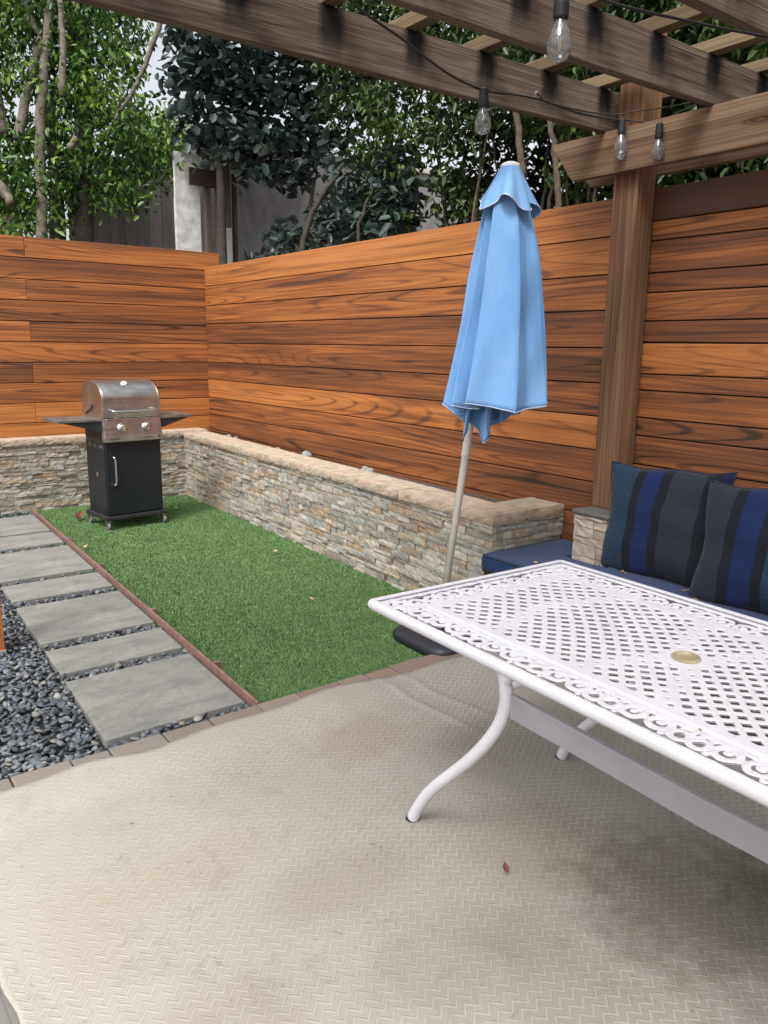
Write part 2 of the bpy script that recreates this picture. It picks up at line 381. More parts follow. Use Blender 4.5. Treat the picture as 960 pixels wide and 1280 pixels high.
def pebbles():
    pts = []
    sp_ = .0175
    for yy in np.arange(2.735, 7.5, sp_):
        # what the eye can reach plus a margin
        tt = yy-PO; xr = 1.40+.04*max(tt, 0)
        inS = any(a+.0 < tt < b-.0 for a, b in segs)
        xl = max(-1.2, -.25+.2*(yy-2.8))
        dens = 1 if yy < 4.9 else .55
        for xx in np.arange(xl, xr, sp_):
            if rng.random() > dens: continue
            x_ = xx+rng.normal()*.006; y_ = yy+rng.normal()*.006
            if x_ > xr-.008: continue
            if inS and x_ > pathx(tt)-.585-.012: continue
            if rng.random() < .33: continue
            pts.append((x_, y_, rng.uniform(-.024, .004)))
    P = np.array(pts); N = len(P)
    s = rng.uniform(.009, .0185, N); S = np.stack([s*rng.uniform(.9, 1.35, N), s*rng.uniform(.65, 1, N), s*rng.uniform(.28, .5, N)], -1)
    M = eul(rng.uniform(0, 6.28, N), rng.normal(0, .4, N), rng.normal(0, .4, N))
    V0 = IV2[None]*(1+0*S[:, None, :]); jit = 1+.10*np.sin(V0[..., [1]]*3+rng.uniform(0, 6, (N, 1, 1)))+.08*np.sin(V0[..., [0]]*4+rng.uniform(0, 6, (N, 1, 1)))
    near = P[:, 1] < 3.9
    def mk(sel, iv, jf):
        v = iv[None]*np.ones((sel.sum(), 1, 1)); ph = rng.uniform(0, 6, (sel.sum(), 1, 1)); v = v*(1+.12*np.sin(v[..., [1]]*2.6+ph)+.08*np.sin(v[..., [0]]*4+ph*2))
        v = v*S[sel][:, None, :]; v = np.einsum('nij,nkj->nki', M[sel], v)+P[sel][:, None, :]
        f = jf[None]+(np.arange(sel.sum())*len(iv))[:, None, None]; return v.reshape(-1, 3), f.reshape(-1, 3)
    v1, f1 = mk(near, IV2, IF2); v2, f2 = mk(~near, IV, IF)
    me = arr_mesh('black_pebbles', np.vstack([v1, v2]), np.vstack([f1, f2+len(v1)]))
    t = NT('black beach pebbles'); r = t.rnd(); o = t.obj()
    c = t.ramp(r, [(0, (.03, .036, .046)), (.4, (.075, .088, .105)), (.7, (.125, .142, .16)), (.9, (.18, .195, .19)), (.97, (.21, .19, .15)), (1, (.36, .36, .35))])
    c = t.mix(t.map(t.noise(o, 60, 3), .4, .8, 0, .5), c, (.14, .155, .17))
    o_ = link('black_pebbles', me, t.fin(c, .55, 0, .35), smooth=True)
    tag(o_, 'black and slate grey beach pebbles filling gaps around the pavers', 'pebbles', kind='stuff')
pebbles()

# ---- artificial turf
def wallx(y): return 2.925+(y-3.24)*.0405
def turf():
    N = 330000
    # more blades near
    y = 2.732+(7.42-2.732)*rng.random(N)**1.35
    xl = 1.425+.04*(y-2.77); xr = wallx(y)-.005
    x = xl+(xr-xl)*rng.random(N)
    h = rng.uniform(.008, .0155, N); wd = rng.uniform(.0009, .0015, N)*(1+.30*(y-2.8))
    an = rng.uniform(0, 2*math.pi, N); tl = rng.uniform(.15, .95, N)
    # mown nap direction with patches
    la = np.sin(x*2.1+y*.9)*.6+2.2+rng.normal(0, 2.6, N)
    dx, dy = np.cos(la)*h*tl, np.sin(la)*h*tl
    wx, wy = np.cos(an)*wd, np.sin(an)*wd
    z0 = -.011
    P = np.stack([np.stack([x-wx, y-wy, 0*x+z0], -1), np.stack([x+wx, y+wy, 0*x+z0], -1),
                  np.stack([x+wx*.8+dx*.4, y+wy*.8+dy*.4, z0+h*.62], -1), np.stack([x-wx*.8+dx*.4, y-wy*.8+dy*.4, z0+h*.62], -1),
                  np.stack([x+dx, y+dy, z0+h*(1-.35*tl)], -1)], 1)
    b = (np.arange(N)*5)[:, None]
    # quads; tip as degenerate-free quad split in two triangles -> use triangles throughout
    T = np.concatenate([b+np.array([0, 1, 2]), b+np.array([0, 2, 3]), b+np.array([3, 2, 4])], 0)
    me = arr_mesh('artificial_grass', P.reshape(-1, 3), T)
    t = NT('artificial turf'); r = t.rnd(); o = t.obj()
    c = t.ramp(r, [(0, (.09, .155, .052)), (.5, (.135, .245, .08)), (.85, (.19, .31, .115)), (1, (.27, .37, .19))])
    c = t.mix(t.map(t.noise(o, 3.5, 4, .4), .35, .7, 0, .5), c, (.10, .20, .065))
    t.b.inputs['Transmission Weight'].default_value = 0
    o_ = link('artificial_grass', me, t.fin(c, .55, 0, .3)); tag(o_, 'short bright green artificial turf strip below the stone wall', 'grass', kind='stuff')
turf()

# ================================================================== FENCES
def fence(name, label, axis, plane, a0, a1, zs, mat, joints={}, thick=.018, front=-1, extra_posts=()):
    """boards between successive zs; axis the direction of the boards; plane the coordinate of the face"""
    loc = (a0, plane, 0) if axis == 'x' else (plane, a0, 0)
    root = thing(name, label, 'fence', loc)
    mb = MB()
    for i in range(len(zs)-1):
        z1, z0 = zs[i]-.0035, zs[i+1]+.0035
        cuts = [a0]+list(joints.get(i, []))+[a1]
        for c0, c1 in zip(cuts[:-1], cuts[1:]):
            off = random.uniform(0, .003)
            if axis == 'x': mb.box((c0+.0015, plane+off, z0), (c1-.0015, plane+thick, z1))
            else: mb.box((plane+off, c0+.0015, z0), (plane+thick, c1-.0015, z1))
    mb.build('boards', mat, root, world=True, bevel=.0025)
    mb = MB()
    zb, zt = zs[-1], zs[0]-.03
    if axis == 'x': mb.box((a0, plane+thick+.001, zb), (a1, plane+thick+.03, zt))
    else: mb.box((plane+thick+.001, a0, zb), (plane+thick+.03, a1, zt))
    mb.build('backing', dark_wood, root, world=True)
    return root
screw_m = flat('dull screw', (.06, .045, .035), .5, .5)
dark_wood = flat('dark backing timber', (.035, .02, .014), .9)
zb = [2.405-.1815*i for i in range(13)]
fence('wooden_fence', 'orange brown horizontal board fence behind the grill at the garden end', 'x', 7.64, -1.6, 3.62, zb, fence_x,
      joints={0: [.6, 1.765], 2: [-.1, 1.755], 4: [.3, 1.762], 6: [.1, 1.755], 8: [.5, 1.75], 1: [.9], 5: [-.4], 7: [.7], 3: [-.7]})
zr = [2.255, 2.066, 1.878, 1.698, 1.506, 1.322, 1.145, .962, .785, .60, .42, .24, .06]
fence('wooden_fence', 'orange brown horizontal board fence along the lawn above the stone wall', 'y', 3.45, 2.455, 7.638, zr, fence_y)
zr2 = [2.262, 2.113, 2.021, 1.869, 1.776, 1.639, 1.534, 1.38, 1.298, 1.16, 1.067, .92, .83, .68, .59, .44, .3, .12]
fence('wooden_fence', 'horizontal board fence behind the bench cushions with one dark brown top board', 'y', 3.447, -1.2, 2.45, zr2, fence_y)
# dark top board of the bench fence (own tone)
top_dark = wood('dark walnut board', 'y', [(0, (.10, .045, .03)), (.5, (.055, .027, .02)), (1, (.025, .015, .012))])
bf = [o for o in bpy.data.objects if o.get('label', '').startswith('horizontal board fence behind the bench')][0]
mb = MB(); mb.box((3.440, -1.19, 2.117), (3.446, 2.44, 2.262)); tag(mb.build('top_board', top_dark, bf, world=True, bevel=.001), 'dark brown top board')

# ================================================================== RETAINING WALL
def veneer(mb, p0, u, n, length, z0, z1, hs_=(.022, .028, .034, .038, .044), ls_=(.05, .08, .11, .15, .19, .24), om=.020):
    """stacked ledger stones on a face: p0 start, u unit along, n outward normal"""
    p0 = np.array(p0, float); u = np.array(u, float); n = np.array(n, float); z = z0
    while z < z1-.008:
        h = min(random.choice(hs_), z1-z)
        if z1-z-h < .012: h = z1-z
        s = -random.uniform(0, .1)
        while s < length:
            L = random.choice(ls_)*random.uniform(.8, 1.2)
            a, b = max(s, 0), min(s+L, length); s += L
            if b-a < .012: continue
            out = random.uniform(.0, om); nx = max(1, int((b-a)/.03)); g = .0016
            vs = []
            for iz, zz in enumerate((z+g, z+h/2, z+h-g)):
                for ix in range(nx+1):
                    d = out+random.uniform(-.0028, .0032)-(.0015 if iz != 1 else 0)
                    ss = a+g+(b-a-2*g)*ix/nx+(random.uniform(-.003, .003) if 0 < ix < nx else 0)
                    q = p0+u*ss+n*d; vs.append((q[0], q[1], zz+(random.uniform(-.0008, .0008) if iz == 1 else 0)))
            m_ = nx+1; fs = []
            for iz in range(2):
                for ix in range(nx): k = iz*m_+ix; fs.append((k, k+1, k+m_+1, k+m_))
            # back
            nb = len(vs)
            for zz in (z+g, z+h-g):
                for ss in (a+g, b-g): q = p0+u*ss-n*.02; vs.append((q[0], q[1], zz))
            fs += [tuple([nb, nb+1]+list(range(nx, -1, -1))), tuple([nb+3, nb+2]+list(range(2*m_, 3*m_))), (nb, 0, m_, 2*m_, nb+2), (nb+1, nb+3, 3*m_-1, 2*m_-1, m_-1)]
            mb.add(vs, fs)
        z += h
def rough_slab(name, quad, z0, z1, mat, parent, amp=.0032, bev=.0):
    """a slab over the quad footprint with chiselled edges"""
    A, B, C_, D = [Vector((*q, 0)) for q in quad]
    L = (B-A).length; W = (D-A).length; nx = max(4, int(L/.03)); ny = max(4, int(W/.03)); nz = 3
    vs = {}; V = []; Fs = []
    def vert(i, j, k):
        if (i, j, k) in vs: return vs[(i, j, k)]
        p = A.lerp(B, i/nx).lerp(D.lerp(C_, i/nx), j/ny); z = z0+(z1-z0)*k/nz
        side = i in (0, nx) or j in (0, ny)
        q = Vector((p.x, p.y, z))
        ctr = (A+B+C_+D)/4
        dirv = Vector((p.x-ctr.x, p.y-ctr.y, 0))
        if side:
            s_ = Vector((0, 0, 0))
            if j == 0: s_ += (A-D).normalized()
            if j == ny: s_ += (D-A).normalized()
            if i == 0: s_ += (A-B).normalized()
            if i == nx: s_ += (B-A).normalized()
            inn = -.003 if k in (0, nz) else 0
            lat = amp if j in (0, ny) else amp*.25
            q += s_*(random.uniform(-lat, lat*.6)+inn)
            if k == nz: q.z -= random.uniform(0, .0025)
        elif k == nz: q.z += random.uniform(-.0006, .0006)
        V.append(q); vs[(i, j, k)] = len(V)-1; return len(V)-1
    for i in range(nx):
        for j in range(ny):
            Fs.append((vert(i, j, nz), vert(i+1, j, nz), vert(i+1, j+1, nz), vert(i, j+1, nz))); Fs.append((vert(i, j, 0), vert(i, j+1, 0), vert(i+1, j+1, 0), vert(i+1, j, 0)))
    for k in range(nz):
        for i in range(nx):
            Fs.append((vert(i, 0, k), vert(i+1, 0, k), vert(i+1, 0, k+1), vert(i, 0, k+1))); Fs.append((vert(i+1, ny, k), vert(i, ny, k), vert(i, ny, k+1), vert(i+1, ny, k+1)))
        for j in range(ny):
            Fs.append((vert(0, j+1, k), vert(0, j, k), vert(0, j, k+1), vert(0, j+1, k+1))); Fs.append((vert(nx, j, k), vert(nx, j+1, k), vert(nx, j+1, k+1), vert(nx, j, k+1)))
    mb = MB(); mb.add(V, Fs); return mb.build(name, mat, parent, world=True)
rw = thing('retaining_wall', 'low L-shaped planter wall of stacked ledger stone with tan sandstone caps around the turf', 'stone wall', (3.0, 5.2, 0))
YN = 2.875; WT = .575; BY = 7.44
core = MB(); core.prism([(wallx(YN)+.025, YN+.025), (3.44, YN+.025), (3.44, YN+.2), (wallx(YN)+.25, YN+.2), (wallx(BY)+.2, BY+.15), (wallx(BY)+.025, BY+.025)], -.04, WT-.002)
core.box((-1.6, BY+.026, -.04), (wallx(BY)+.02, BY+.17, WT+.018))
mortar = flat('mortar', (.20, .175, .14), .95)
core.build('core', mortar, rw, world=True)
mb = MB(); u_ = np.array([.0405, 1, 0]); Lw = BY-YN; ul = np.linalg.norm(u_)
veneer(mb, (wallx(YN), YN, 0), u_/ul, (-1/ul, .0405/ul, 0), Lw*ul, -.02, WT)
veneer(mb, (3.445, YN, 0), (-1, 0, 0), (0, -1, 0), 3.445-wallx(YN), -.02, WT)
veneer(mb, (-1.6, BY, 0), (1, 0, 0), (0, -1, 0), wallx(BY)+1.6-.004, -.02, WT+.02)
mb.build('stone_veneer', veneer_m, rw, world=True)
js = [2.855, 3.736, 4.55, 5.307, 6.107, 6.72, 7.20, 7.415]
for a, b in zip(js[:-1], js[1:]):
    w0, w1 = wallx(a)-.028, wallx(b)-.028
    rough_slab('cap_stone', [(w0, b-.002), (w0, a+.002), (w0+.262, a+.002), (w1+.262, b-.002)] if False else [(w1, b-.0035), (w0, a+.0035), (w0+.262, a+.0035), (w1+.262, b-.0035)], WT, WT+.055, cap_m, rw)
rough_slab('cap_stone', [(wallx(YN)+.24, YN-.02), (3.446, YN-.02), (3.446, YN+.24), (wallx(YN)+.24, YN+.24)], WT+.001, WT+.058, cap_m, rw)
x = wallx(BY)+.23; first = True
while x > -1.6:
    L = random.choice((.36, .42, .5)) if not first else .30
    rough_slab('cap_stone', [(x-L+.002, BY-.028), (x-.002, BY-.028), (x-.002, BY+.185), (x-L+.002, BY+.185)], WT+.02, WT+.075, cap_m, rw); x -= L; first = False
# loose grey stones in the planter
def pebble(name, p, s, mat, label, cat, group):
    v = IV2*np.array(s)*(1+.12*np.sin(IV2[:, [0]]*3+p[1]*9)); me = arr_mesh(name, v, IF2); o_ = link(name, me, mat, smooth=True); o_.location = p; o_.rotation_euler = (0, 0, random.uniform(0, 3)); return tag(o_, label, cat, group)
gs = flat('grey stone', (.25, .245, .23), .8, sc=30)
for k, (yy, r) in enumerate(((7.15, .02), (7.05, .032), (6.95, .026), (6.9, .03), (6.0, .028), (5.6, .035), (5.55, .03), (4.7, .03), (4.62, .026))):
    pebble('loose_stone', (3.36+random.uniform(-.03, .03), yy, .585+r*.3), (r*1.3, r, r), gs, 'small grey stone lying between wall cap and board fence', 'stone', 'loose stones behind the wall cap')
# small rubble fill on which they lie
mb = MB(); mb.box((3.16, 3.12, .48), (3.44, 7.5, .574)); tag(mb.build('planter_fill', flat('planter rubble', (.06, .05, .04), .95, bump=1., bsc=25)), 'dark soil fill inside the planter', 'soil', kind='stuff')

# ---- pier round the post foot
pr = thing('stone_pier', 'small stone clad pier at the foot of the pergola post', 'pier', (3.3, 2.37, 0))
mb = MB(); mb.box((3.185, 2.362, 0), (3.444, 2.532, .655)); mb.build('core', mortar, pr, world=True)
PH, PL = (.04, .05, .065), (.07, .11, .16, .22)
mb = MB(); veneer(mb, (3.165, 2.345, 0), (0, 1, 0), (-1, 0, 0), .205, .30, .665, PH, PL, .007); veneer(mb, (3.444, 2.342, 0), (-1, 0, 0), (0, -1, 0), .275, .30, .665, PH, PL, .007); veneer(mb, (3.165, 2.552, 0), (1, 0, 0), (0, 1, 0), .28, .30, .665, PH, PL, .007)
mb.build('stone_veneer', stone_mat('tan ledger stone', [(0., (.44, .35, .27)), (.3, (.36, .30, .24)), (.5, (.50, .43, .35)), (.75, (.32, .27, .22)), (1., (.42, .33, .25))], 30), pr, world=True)
rough_slab('pier_top', [(3.155, 2.335), (3.444, 2.335), (3.444, 2.562), (3.155, 2.562)], .666, .690, flat('dark slate', (.10, .095, .09), .8, sc=20), pr, amp=.002)

# ================================================================== PERGOLA
pg = thing('pergola', 'weathered brown timber pergola on one square post above the table', 'pergola', (3.36, 2.48, 0))
mb = MB(); mb.box((3.293, 2.412, .69), (3.433, 2.552, 2.955)); mb.build('post', post_m, pg, world=True, bevel=.006)
bolt_m = flat('galvanised bolt', (.45, .45, .46), .35, .9)
def long_beam(name, x0, x1, y_end, y_tip, z0, z1):
    # boards with an angled tail cut
    mb = MB(); poly = [(-3.2, z0), (y_tip, z0), (y_end, z0+(z1-z0)*.93), (y_end, z1), (-3.2, z1)]
    mb.prism(poly, x0, x1, 'x'); return mb.build(name, beam_m, pg, world=True, bevel=.003)
long_beam('beam', 3.248, 3.291, 2.915, 2.775, 2.322, 2.515)
long_beam('beam', 3.435, 3.478, 2.955, 2.815, 2.322, 2.515)
for (yy, zz) in ((2.482, 2.395), (2.482, 2.465)):
    if zz < 2.45:
        mb = MB(); mb.lathe([(.0, .0), (.021, .0), (.021, .003), (.013, .004), (.013, .012), (0, .013)], (3.248, yy, zz), 16, (-1, 0, 0)); mb.build('bolt', bolt_m, pg, world=True)
rafs = [(2.66, 2.585), (2.085, 2.03), (1.53, 1.50), (.97, .95), (.42, .40), (-.13, -.15), (-.68, -.70)]  # the last four are unseen, added to carry the pergola's shading on overhead
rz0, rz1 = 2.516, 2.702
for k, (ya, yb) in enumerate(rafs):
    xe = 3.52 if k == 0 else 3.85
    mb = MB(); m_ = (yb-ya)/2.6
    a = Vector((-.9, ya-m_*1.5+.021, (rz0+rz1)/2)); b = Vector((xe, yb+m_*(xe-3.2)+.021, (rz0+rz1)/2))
    mb.beam(a, b, .042, rz1-rz0); mb.build('rafter', raf_m, pg, world=True, bevel=.004)  # also builds the last four, unseen rafters added for their shading
px_ = [-.6+.378*i for i in range(12)]
for x in [1.675+.3775*i for i in range(-6, 6)]:
    mb = MB(); mb.box((x, -1.6, rz1+.001), (x+.062, 2.98, rz1+.052)); mb.build('purlin', pur_m, pg, world=True, bevel=.003)
# dark smudges below each purlin, mixed into the rafter colour
def smudge_rafters():
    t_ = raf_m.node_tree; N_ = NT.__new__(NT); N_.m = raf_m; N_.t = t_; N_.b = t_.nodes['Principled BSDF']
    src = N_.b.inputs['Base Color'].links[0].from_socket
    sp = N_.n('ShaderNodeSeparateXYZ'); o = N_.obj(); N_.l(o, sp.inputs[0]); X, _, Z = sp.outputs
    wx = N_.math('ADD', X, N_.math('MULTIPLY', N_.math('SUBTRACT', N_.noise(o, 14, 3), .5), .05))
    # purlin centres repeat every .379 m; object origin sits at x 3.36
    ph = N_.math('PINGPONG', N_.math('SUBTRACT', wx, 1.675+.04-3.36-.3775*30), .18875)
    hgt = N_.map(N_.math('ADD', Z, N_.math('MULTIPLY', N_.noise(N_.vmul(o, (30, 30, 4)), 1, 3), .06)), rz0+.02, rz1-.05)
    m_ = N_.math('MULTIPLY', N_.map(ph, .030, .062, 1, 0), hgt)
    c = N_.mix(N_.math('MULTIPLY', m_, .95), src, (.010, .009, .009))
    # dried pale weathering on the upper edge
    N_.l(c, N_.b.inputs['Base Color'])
smudge_rafters()

# orange post standing in the pebbles at the left
lp = onz(7, 815)
wp = thing('wooden_post', 'orange stained timber post rising from black pebbles at the path side', 'post', (lp[0]-.05, lp[1]+.04, 0))
mb = MB(); mb.box((lp[0]-.09, lp[1], .0), (lp[0], lp[1]+.09, 2.5)); mb.build('shaft', wood('orange post', 'z', FW, island=.1), wp, world=True, bevel=.004)
mb = MB(); mb.box((lp[0]-.094, lp[1]-.004, -.03), (lp[0]+.004, lp[1]+.094, .012)); mb.build('post_foot', flat('pale metal', (.5, .5, .48), .5, .6), wp, world=True, bevel=.002)

# ================================================================== BENCH
bench_m = wood('dark bench timber', 'y', [(0, (.085, .045, .03)), (.5, (.05, .027, .018)), (1, (.02, .012, .01))])
bn = thing('built_in_bench', 'dark brown timber bench base beneath the navy seat cushion', 'bench', (3.1, 1.2, 0))
mb = MB()
for z in (.01, .12, .23): mb.box((2.83, -1.2, z), (2.85, 2.862, z+.105))
for z in (.01, .12, .23): mb.box((2.851, 2.842, z), (3.44, 2.862, z+.105))
mb.build('side_boards', bench_m, bn, world=True, bevel=.002)
mb = MB(); mb.box((2.82, -1.2, .336), (3.16, 2.866, .352)); mb.box((3.161, 2.572, .336), (3.44, 2.866, .352)); mb.box((3.161, -1.2, .336), (3.44, 2.32, .352)); mb.build('seat', bench_m, bn, world=True, bevel=.002)
navy = NT('navy canvas'); t = navy; o = t.obj(); c = t.mix(t.map(t.noise(o, 5, 4), .35, .7), (.004, .019, .075), (.006, .026, .095)); c = t.mix(t.math('MULTIPLY', t.noise(o, 500, 2), .25), c, (.02, .036, .075))
t.bump(t.math('ADD', t.noise(o, 6, 3), t.math('MULTIPLY', t.noise(o, 600, 1), .15)), .35, .01); t.b.inputs['Sheen Weight'].default_value = .15; navy_m = t.fin(c, .9, 0, .15)
pipe_m = flat('dark piping', (.008, .012, .03), .8)
cu = thing('seat_cushion', 'long navy blue canvas bench cushion with dark piping and dry leaves', 'cushion', (3.1, 1.2, .353))
out = [(2.785, 2.852), (2.785, -1.15), (3.437, -1.15), (3.437, 2.322), (3.142, 2.322), (3.142, 2.574), (3.437, 2.574), (3.437, 2.852)]
mb = MB(); mb.prism(out, .355, .438); co = mb.build('pad', navy_m, cu, world=True, smooth=True)
bv = co.modifiers.new('round', 'BEVEL'); bv.width = .026; bv.segments = 5; bv.limit_method = 'ANGLE'; bv.angle_limit = R(30)
def edgeloop(z, ins):
    P = [(2.785+ins, -1.15), (2.785+ins, 2.852-ins-.03), (2.785+ins+.03, 2.852-ins), (3.43, 2.852-ins)]
    return smooth_curve([(p[0], p[1], z) for p in [P[0], (P[0][0], .5), (P[0][0], 2.2), (P[0][0], 2.7), P[1], P[2], (3.0, P[3][1]), P[3]]], 6)
mb = MB(); mb.tube(edgeloop(.432, .008), .0045, 6); mb.tube(edgeloop(.361, .008), .0045, 6); mb.build('piping', pipe_m, cu, world=True, smooth=True)

# ---- striped pillows
def pillow(label, cx, cy, zbase, W, H, T, tilt, rz, stops, seed, roll=0.):
    rnd = random.Random(seed)
    root = thing('throw_pillow', label, 'pillow', (cx, cy, zbase), rz, 'striped pillows on the bench')
    n = 44; V = []; Fc = []
    def pos(u, v, s):
        # outline pulled in along the sides, corners pushed out
        k = 1-.075*(1-v*v)*abs(u)**3; k2 = 1-.055*(1-u*u)*abs(v)**3
        x = u*W/2*k+.006*math.sin(v*5+seed); z = H/2+v*H/2*k2+.006*math.sin(u*6+seed)
        th = ((1-abs(u)**2.6)*(1-abs(v)**2.6))**.55*T/2
        th *= 1+.10*math.sin(u*5+v*3+seed)*(1-u*u)+.05*math.sin(v*9+u*2)
        wr = .004*math.sin((u*1.2+v)*22+seed)*max(0, abs(u)-.45)*1.6
        th += wr if 0 < abs(u) < .98 else 0
        return Vector((x, -s*th, z*(1-.05*(1-v)*.5)))
    for s in (1, -1):
        b = len(V)
        for j in range(n+1):
            for i in range(n+1):
                u = -1+2*i/n; v = -1+2*j/n; V.append(pos(u, v, s))
        for j in range(n):
            for i in range(n):
                q = [b+j*(n+1)+i, b+j*(n+1)+i+1, b+(j+1)*(n+1)+i+1, b+(j+1)*(n+1)+i]
                Fc.append(tuple(q if s == 1 else q[::-1]))
    me = bpy.data.meshes.new('cover'); rot = Matrix.Rotation(tilt, 4, 'X') @ Matrix.Rotation(roll, 4, 'Y')
    me.from_pydata([tuple(rot @ p) for p in V], [], Fc)
    bm = bmesh.new(); bm.from_mesh(me); bmesh.ops.remove_doubles(bm, verts=bm.verts, dist=.0006); bm.to_mesh(me); bm.free()
    t = NT('striped canvas'); o = t.obj(); sp = t.n('ShaderNodeSeparateXYZ'); t.l(o, sp.inputs[0])
    f = t.math('ADD', t.math('DIVIDE', sp.outputs[0], W), .5)
    c = t.ramp(f, stops, 'CONSTANT'); wv = t.noise(t.vmul(o, (1, 1, 1)), 450, 2); c = t.mix(t.math('MULTIPLY', wv, .35), c, t.mix(.18, c, (.10, .11, .13)))
    t.bump(t.math('ADD', t.math('MULTIPLY', wv, .2), t.noise(t.vmul(o, (6, 6, 14)), 1, 3, .8)), .45, .012); t.b.inputs['Sheen Weight'].default_value = .1
    co = link('cover', me, t.fin(c, .88, 0, .15), root, smooth=True)
    mb = MB(); pts = []
    for k in range(4):
        for i in range(24):
            s_ = -1+2*i/24
            u, v = ((s_, -1), (1, s_), (-s_, 1), (-1, -s_))[k]; pts.append(rot @ pos(u, v, 0))
    pts.append(pts[0]); mb.tube(pts, .0048, 6, cap=False); mb.build('piping', pipe_m, root, smooth=True)
    return root
teal, blk, blu, gry, nvy = (.010, .028, .055), (.003, .005, .009), (.004, .012, .062), (.014, .019, .029), (.004, .007, .032)
pillow('teal, black, royal blue and grey striped pillow leaning beside the stone pier', 3.165, 2.055, .432, .65, .535, .16, R(-10), R(-90),
       [(0, teal), (.24, blk), (.315, blu), (.455, blk), (.53, gry), (.78, blk), (.88, nvy)], 1, R(-3))
pillow('grey, black and blue striped pillow at the frame edge, in front of the teal one', 3.085, 1.515, .432, .60, .53, .16, R(-14), R(-86),
       [(0, gry), (.215, blk), (.30, blu), (.455, blk), (.53, teal), (.78, blk), (.88, nvy)], 2, R(-2))

# ================================================================== TABLE
white = NT('white powder coat'); t = white; o = t.obj(); c = t.mix(t.map(t.noise(o, 8, 4), .3, .7), (.63, .62, .66), (.57, .56, .60)); c = t.mix(t.map(t.noise(o, 90, 3, 0, .7), .64, .72, 0, .35), c, (.45, .42, .38)); white_m = t.fin(c, .42, 0, .4)
TA = R(-2.0); TC = (1.749, .84)
tb = thing('patio_table', 'white cast metal patio table with pierced lattice top and curved legs', 'table', (TC[0], TC[1], 0), TA)
HU, HV, TZ = .438, 1.020, .73
HOLE = .19
def table_top():
    g = .0034; us = np.arange(-HU+.012, HU-.011, g); vs_ = np.arange(-HV+.012, HV-.011, g)
    U, Vv = np.meshgrid(us, vs_, indexing='ij')
    f = np.full(U.shape, 1.0)       # >0 solid
    def hole(d): return None
    BW = .135                      # border width
    iu, iv = HU-BW, HV-BW
    inner = (np.abs(U) < iu+.02) & (np.abs(Vv) < iv+.02)
    # lattice: checkerboard of diamonds, bowed into arcs towards the ends
    bow = .030*np.cos(U/iu*math.pi/2)*np.sin(np.abs(Vv)/iv*math.pi)*np.sign(Vv)
    p = .0525; a = (U)/p; b = (Vv+bow)/p
    # two interleaved rows
    def dia(a_, b_): return np.abs(a_-np.round(a_))+np.abs(b_-np.round(b_))
    d = np.minimum(dia(a, b), dia(a+.5, b+.5))
    # bands narrower / wider along fan seams
    VH = Vv-HOLE; seam = np.minimum(np.abs(np.abs(VH)-(.03+.35*np.abs(U))), np.abs(np.abs(VH)-(.50-.3*np.abs(U))))
    size = .285*(.38+.62*np.clip((seam-.008)/.03, 0, 1))
    lat = d-size
    inn = np.maximum(np.abs(U)-iu, np.abs(Vv)-iv)*18     # solid outside
    lat = np.where(inn > -.55, np.maximum(lat, inn+.55-.0), lat)
    f = lat*.04
    # centre ring
    rc = np.hypot(U, Vv-HOLE); f = np.maximum(f, .058-rc)
    # border scrolls: solid strands over an open ground
    bz = np.maximum(np.abs(U)-iu, np.abs(Vv)-iv)         # 0 at inner border, BW at rim
    border = np.full(U.shape, -.02)
    def strand(cx, cy, r, w, a0=None, a1=None):
        nonlocal border
        dd = w-np.abs(np.hypot(U-cx, Vv-cy)-r); 
        if a0 is not None:
            an = (np.arctan2(Vv-cy, U-cx)-a0) % (2*math.pi); dd = np.where(an < (a1-a0) % (2*math.pi) if (a1-a0) < 6.28 else True, dd, -1)
        border = np.maximum(border, dd)
    def disc(cx, cy, r):
        nonlocal border
        border = np.maximum(border, r-np.hypot(U-cx, Vv-cy))
    # rails of the border
    border = np.maximum(border, .015-np.abs(bz-.008)); border = np.maximum(border, bz-(BW-.040))
    mid = .048
    def unit(cx, cy, tx, ty, nx_, ny_, s):
        # C scroll pair with bead ends
        def P(a_, b_): return cx+tx*a_+nx_*b_, cy+ty*a_+ny_*b_
        q = P(-.022*s, 0); strand(*q, .025, .0085); q = P(-.022*s, -.004); disc(*q, .0105)
        q = P(.034*s, .010); strand(*q, .021, .0078); q = P(.034*s, -.024); strand(*q, .013, .0068)
        q = P(.060*s, -.002); disc(*q, .012); q = P(.0, -.032); disc(*q, .0085); q = P(.004*s, .034); disc(*q, .008)
    for sgn in (-1, 1):
        k = 0
        for y in np.arange(-iv-.02, iv+.03, .112):
            unit(sgn*(iu+mid), y, 0, 1, sgn, 0, 1 if k % 2 else -1); k += 1
        k = 0
        for x in np.arange(-iu-.02, iu+.03, .108):
            unit(x, sgn*(iv+mid), 1, 0, 0, sgn, 1 if k % 2 else -1); k += 1
        for s2 in (-1, 1):
            strand(sgn*(HU-.07), s2*(HV-.07), .03, .008); disc(sgn*(HU-.07), s2*(HV-.07), .009)
    f = np.where(bz > 0, border, np.maximum(f, np.where(bz > -.014, bz+.010, -1)))
    # marching squares
    V = []; Fc = []; key = {}
    nu, nv = U.shape
    def node(i, j):
        k = (i, j)
        if k not in key: key[k] = len(V); V.append((us[i], vs_[j]))
        return key[k]
    def cut(i0, j0, i1, j1):
        k = (i0, j0, i1, j1) if (i0, j0) < (i1, j1) else (i1, j1, i0, j0)
        if k not in key:
            a_, b_ = f[i0, j0], f[i1, j1]; t_ = a_/(a_-b_); t_ = min(max(t_, .08), .92); key[k] = len(V); V.append((us[i0]+(us[i1]-us[i0])*t_, vs_[j0]+(vs_[j1]-vs_[j0])*t_))
        return key[k]
    sol = f > 0
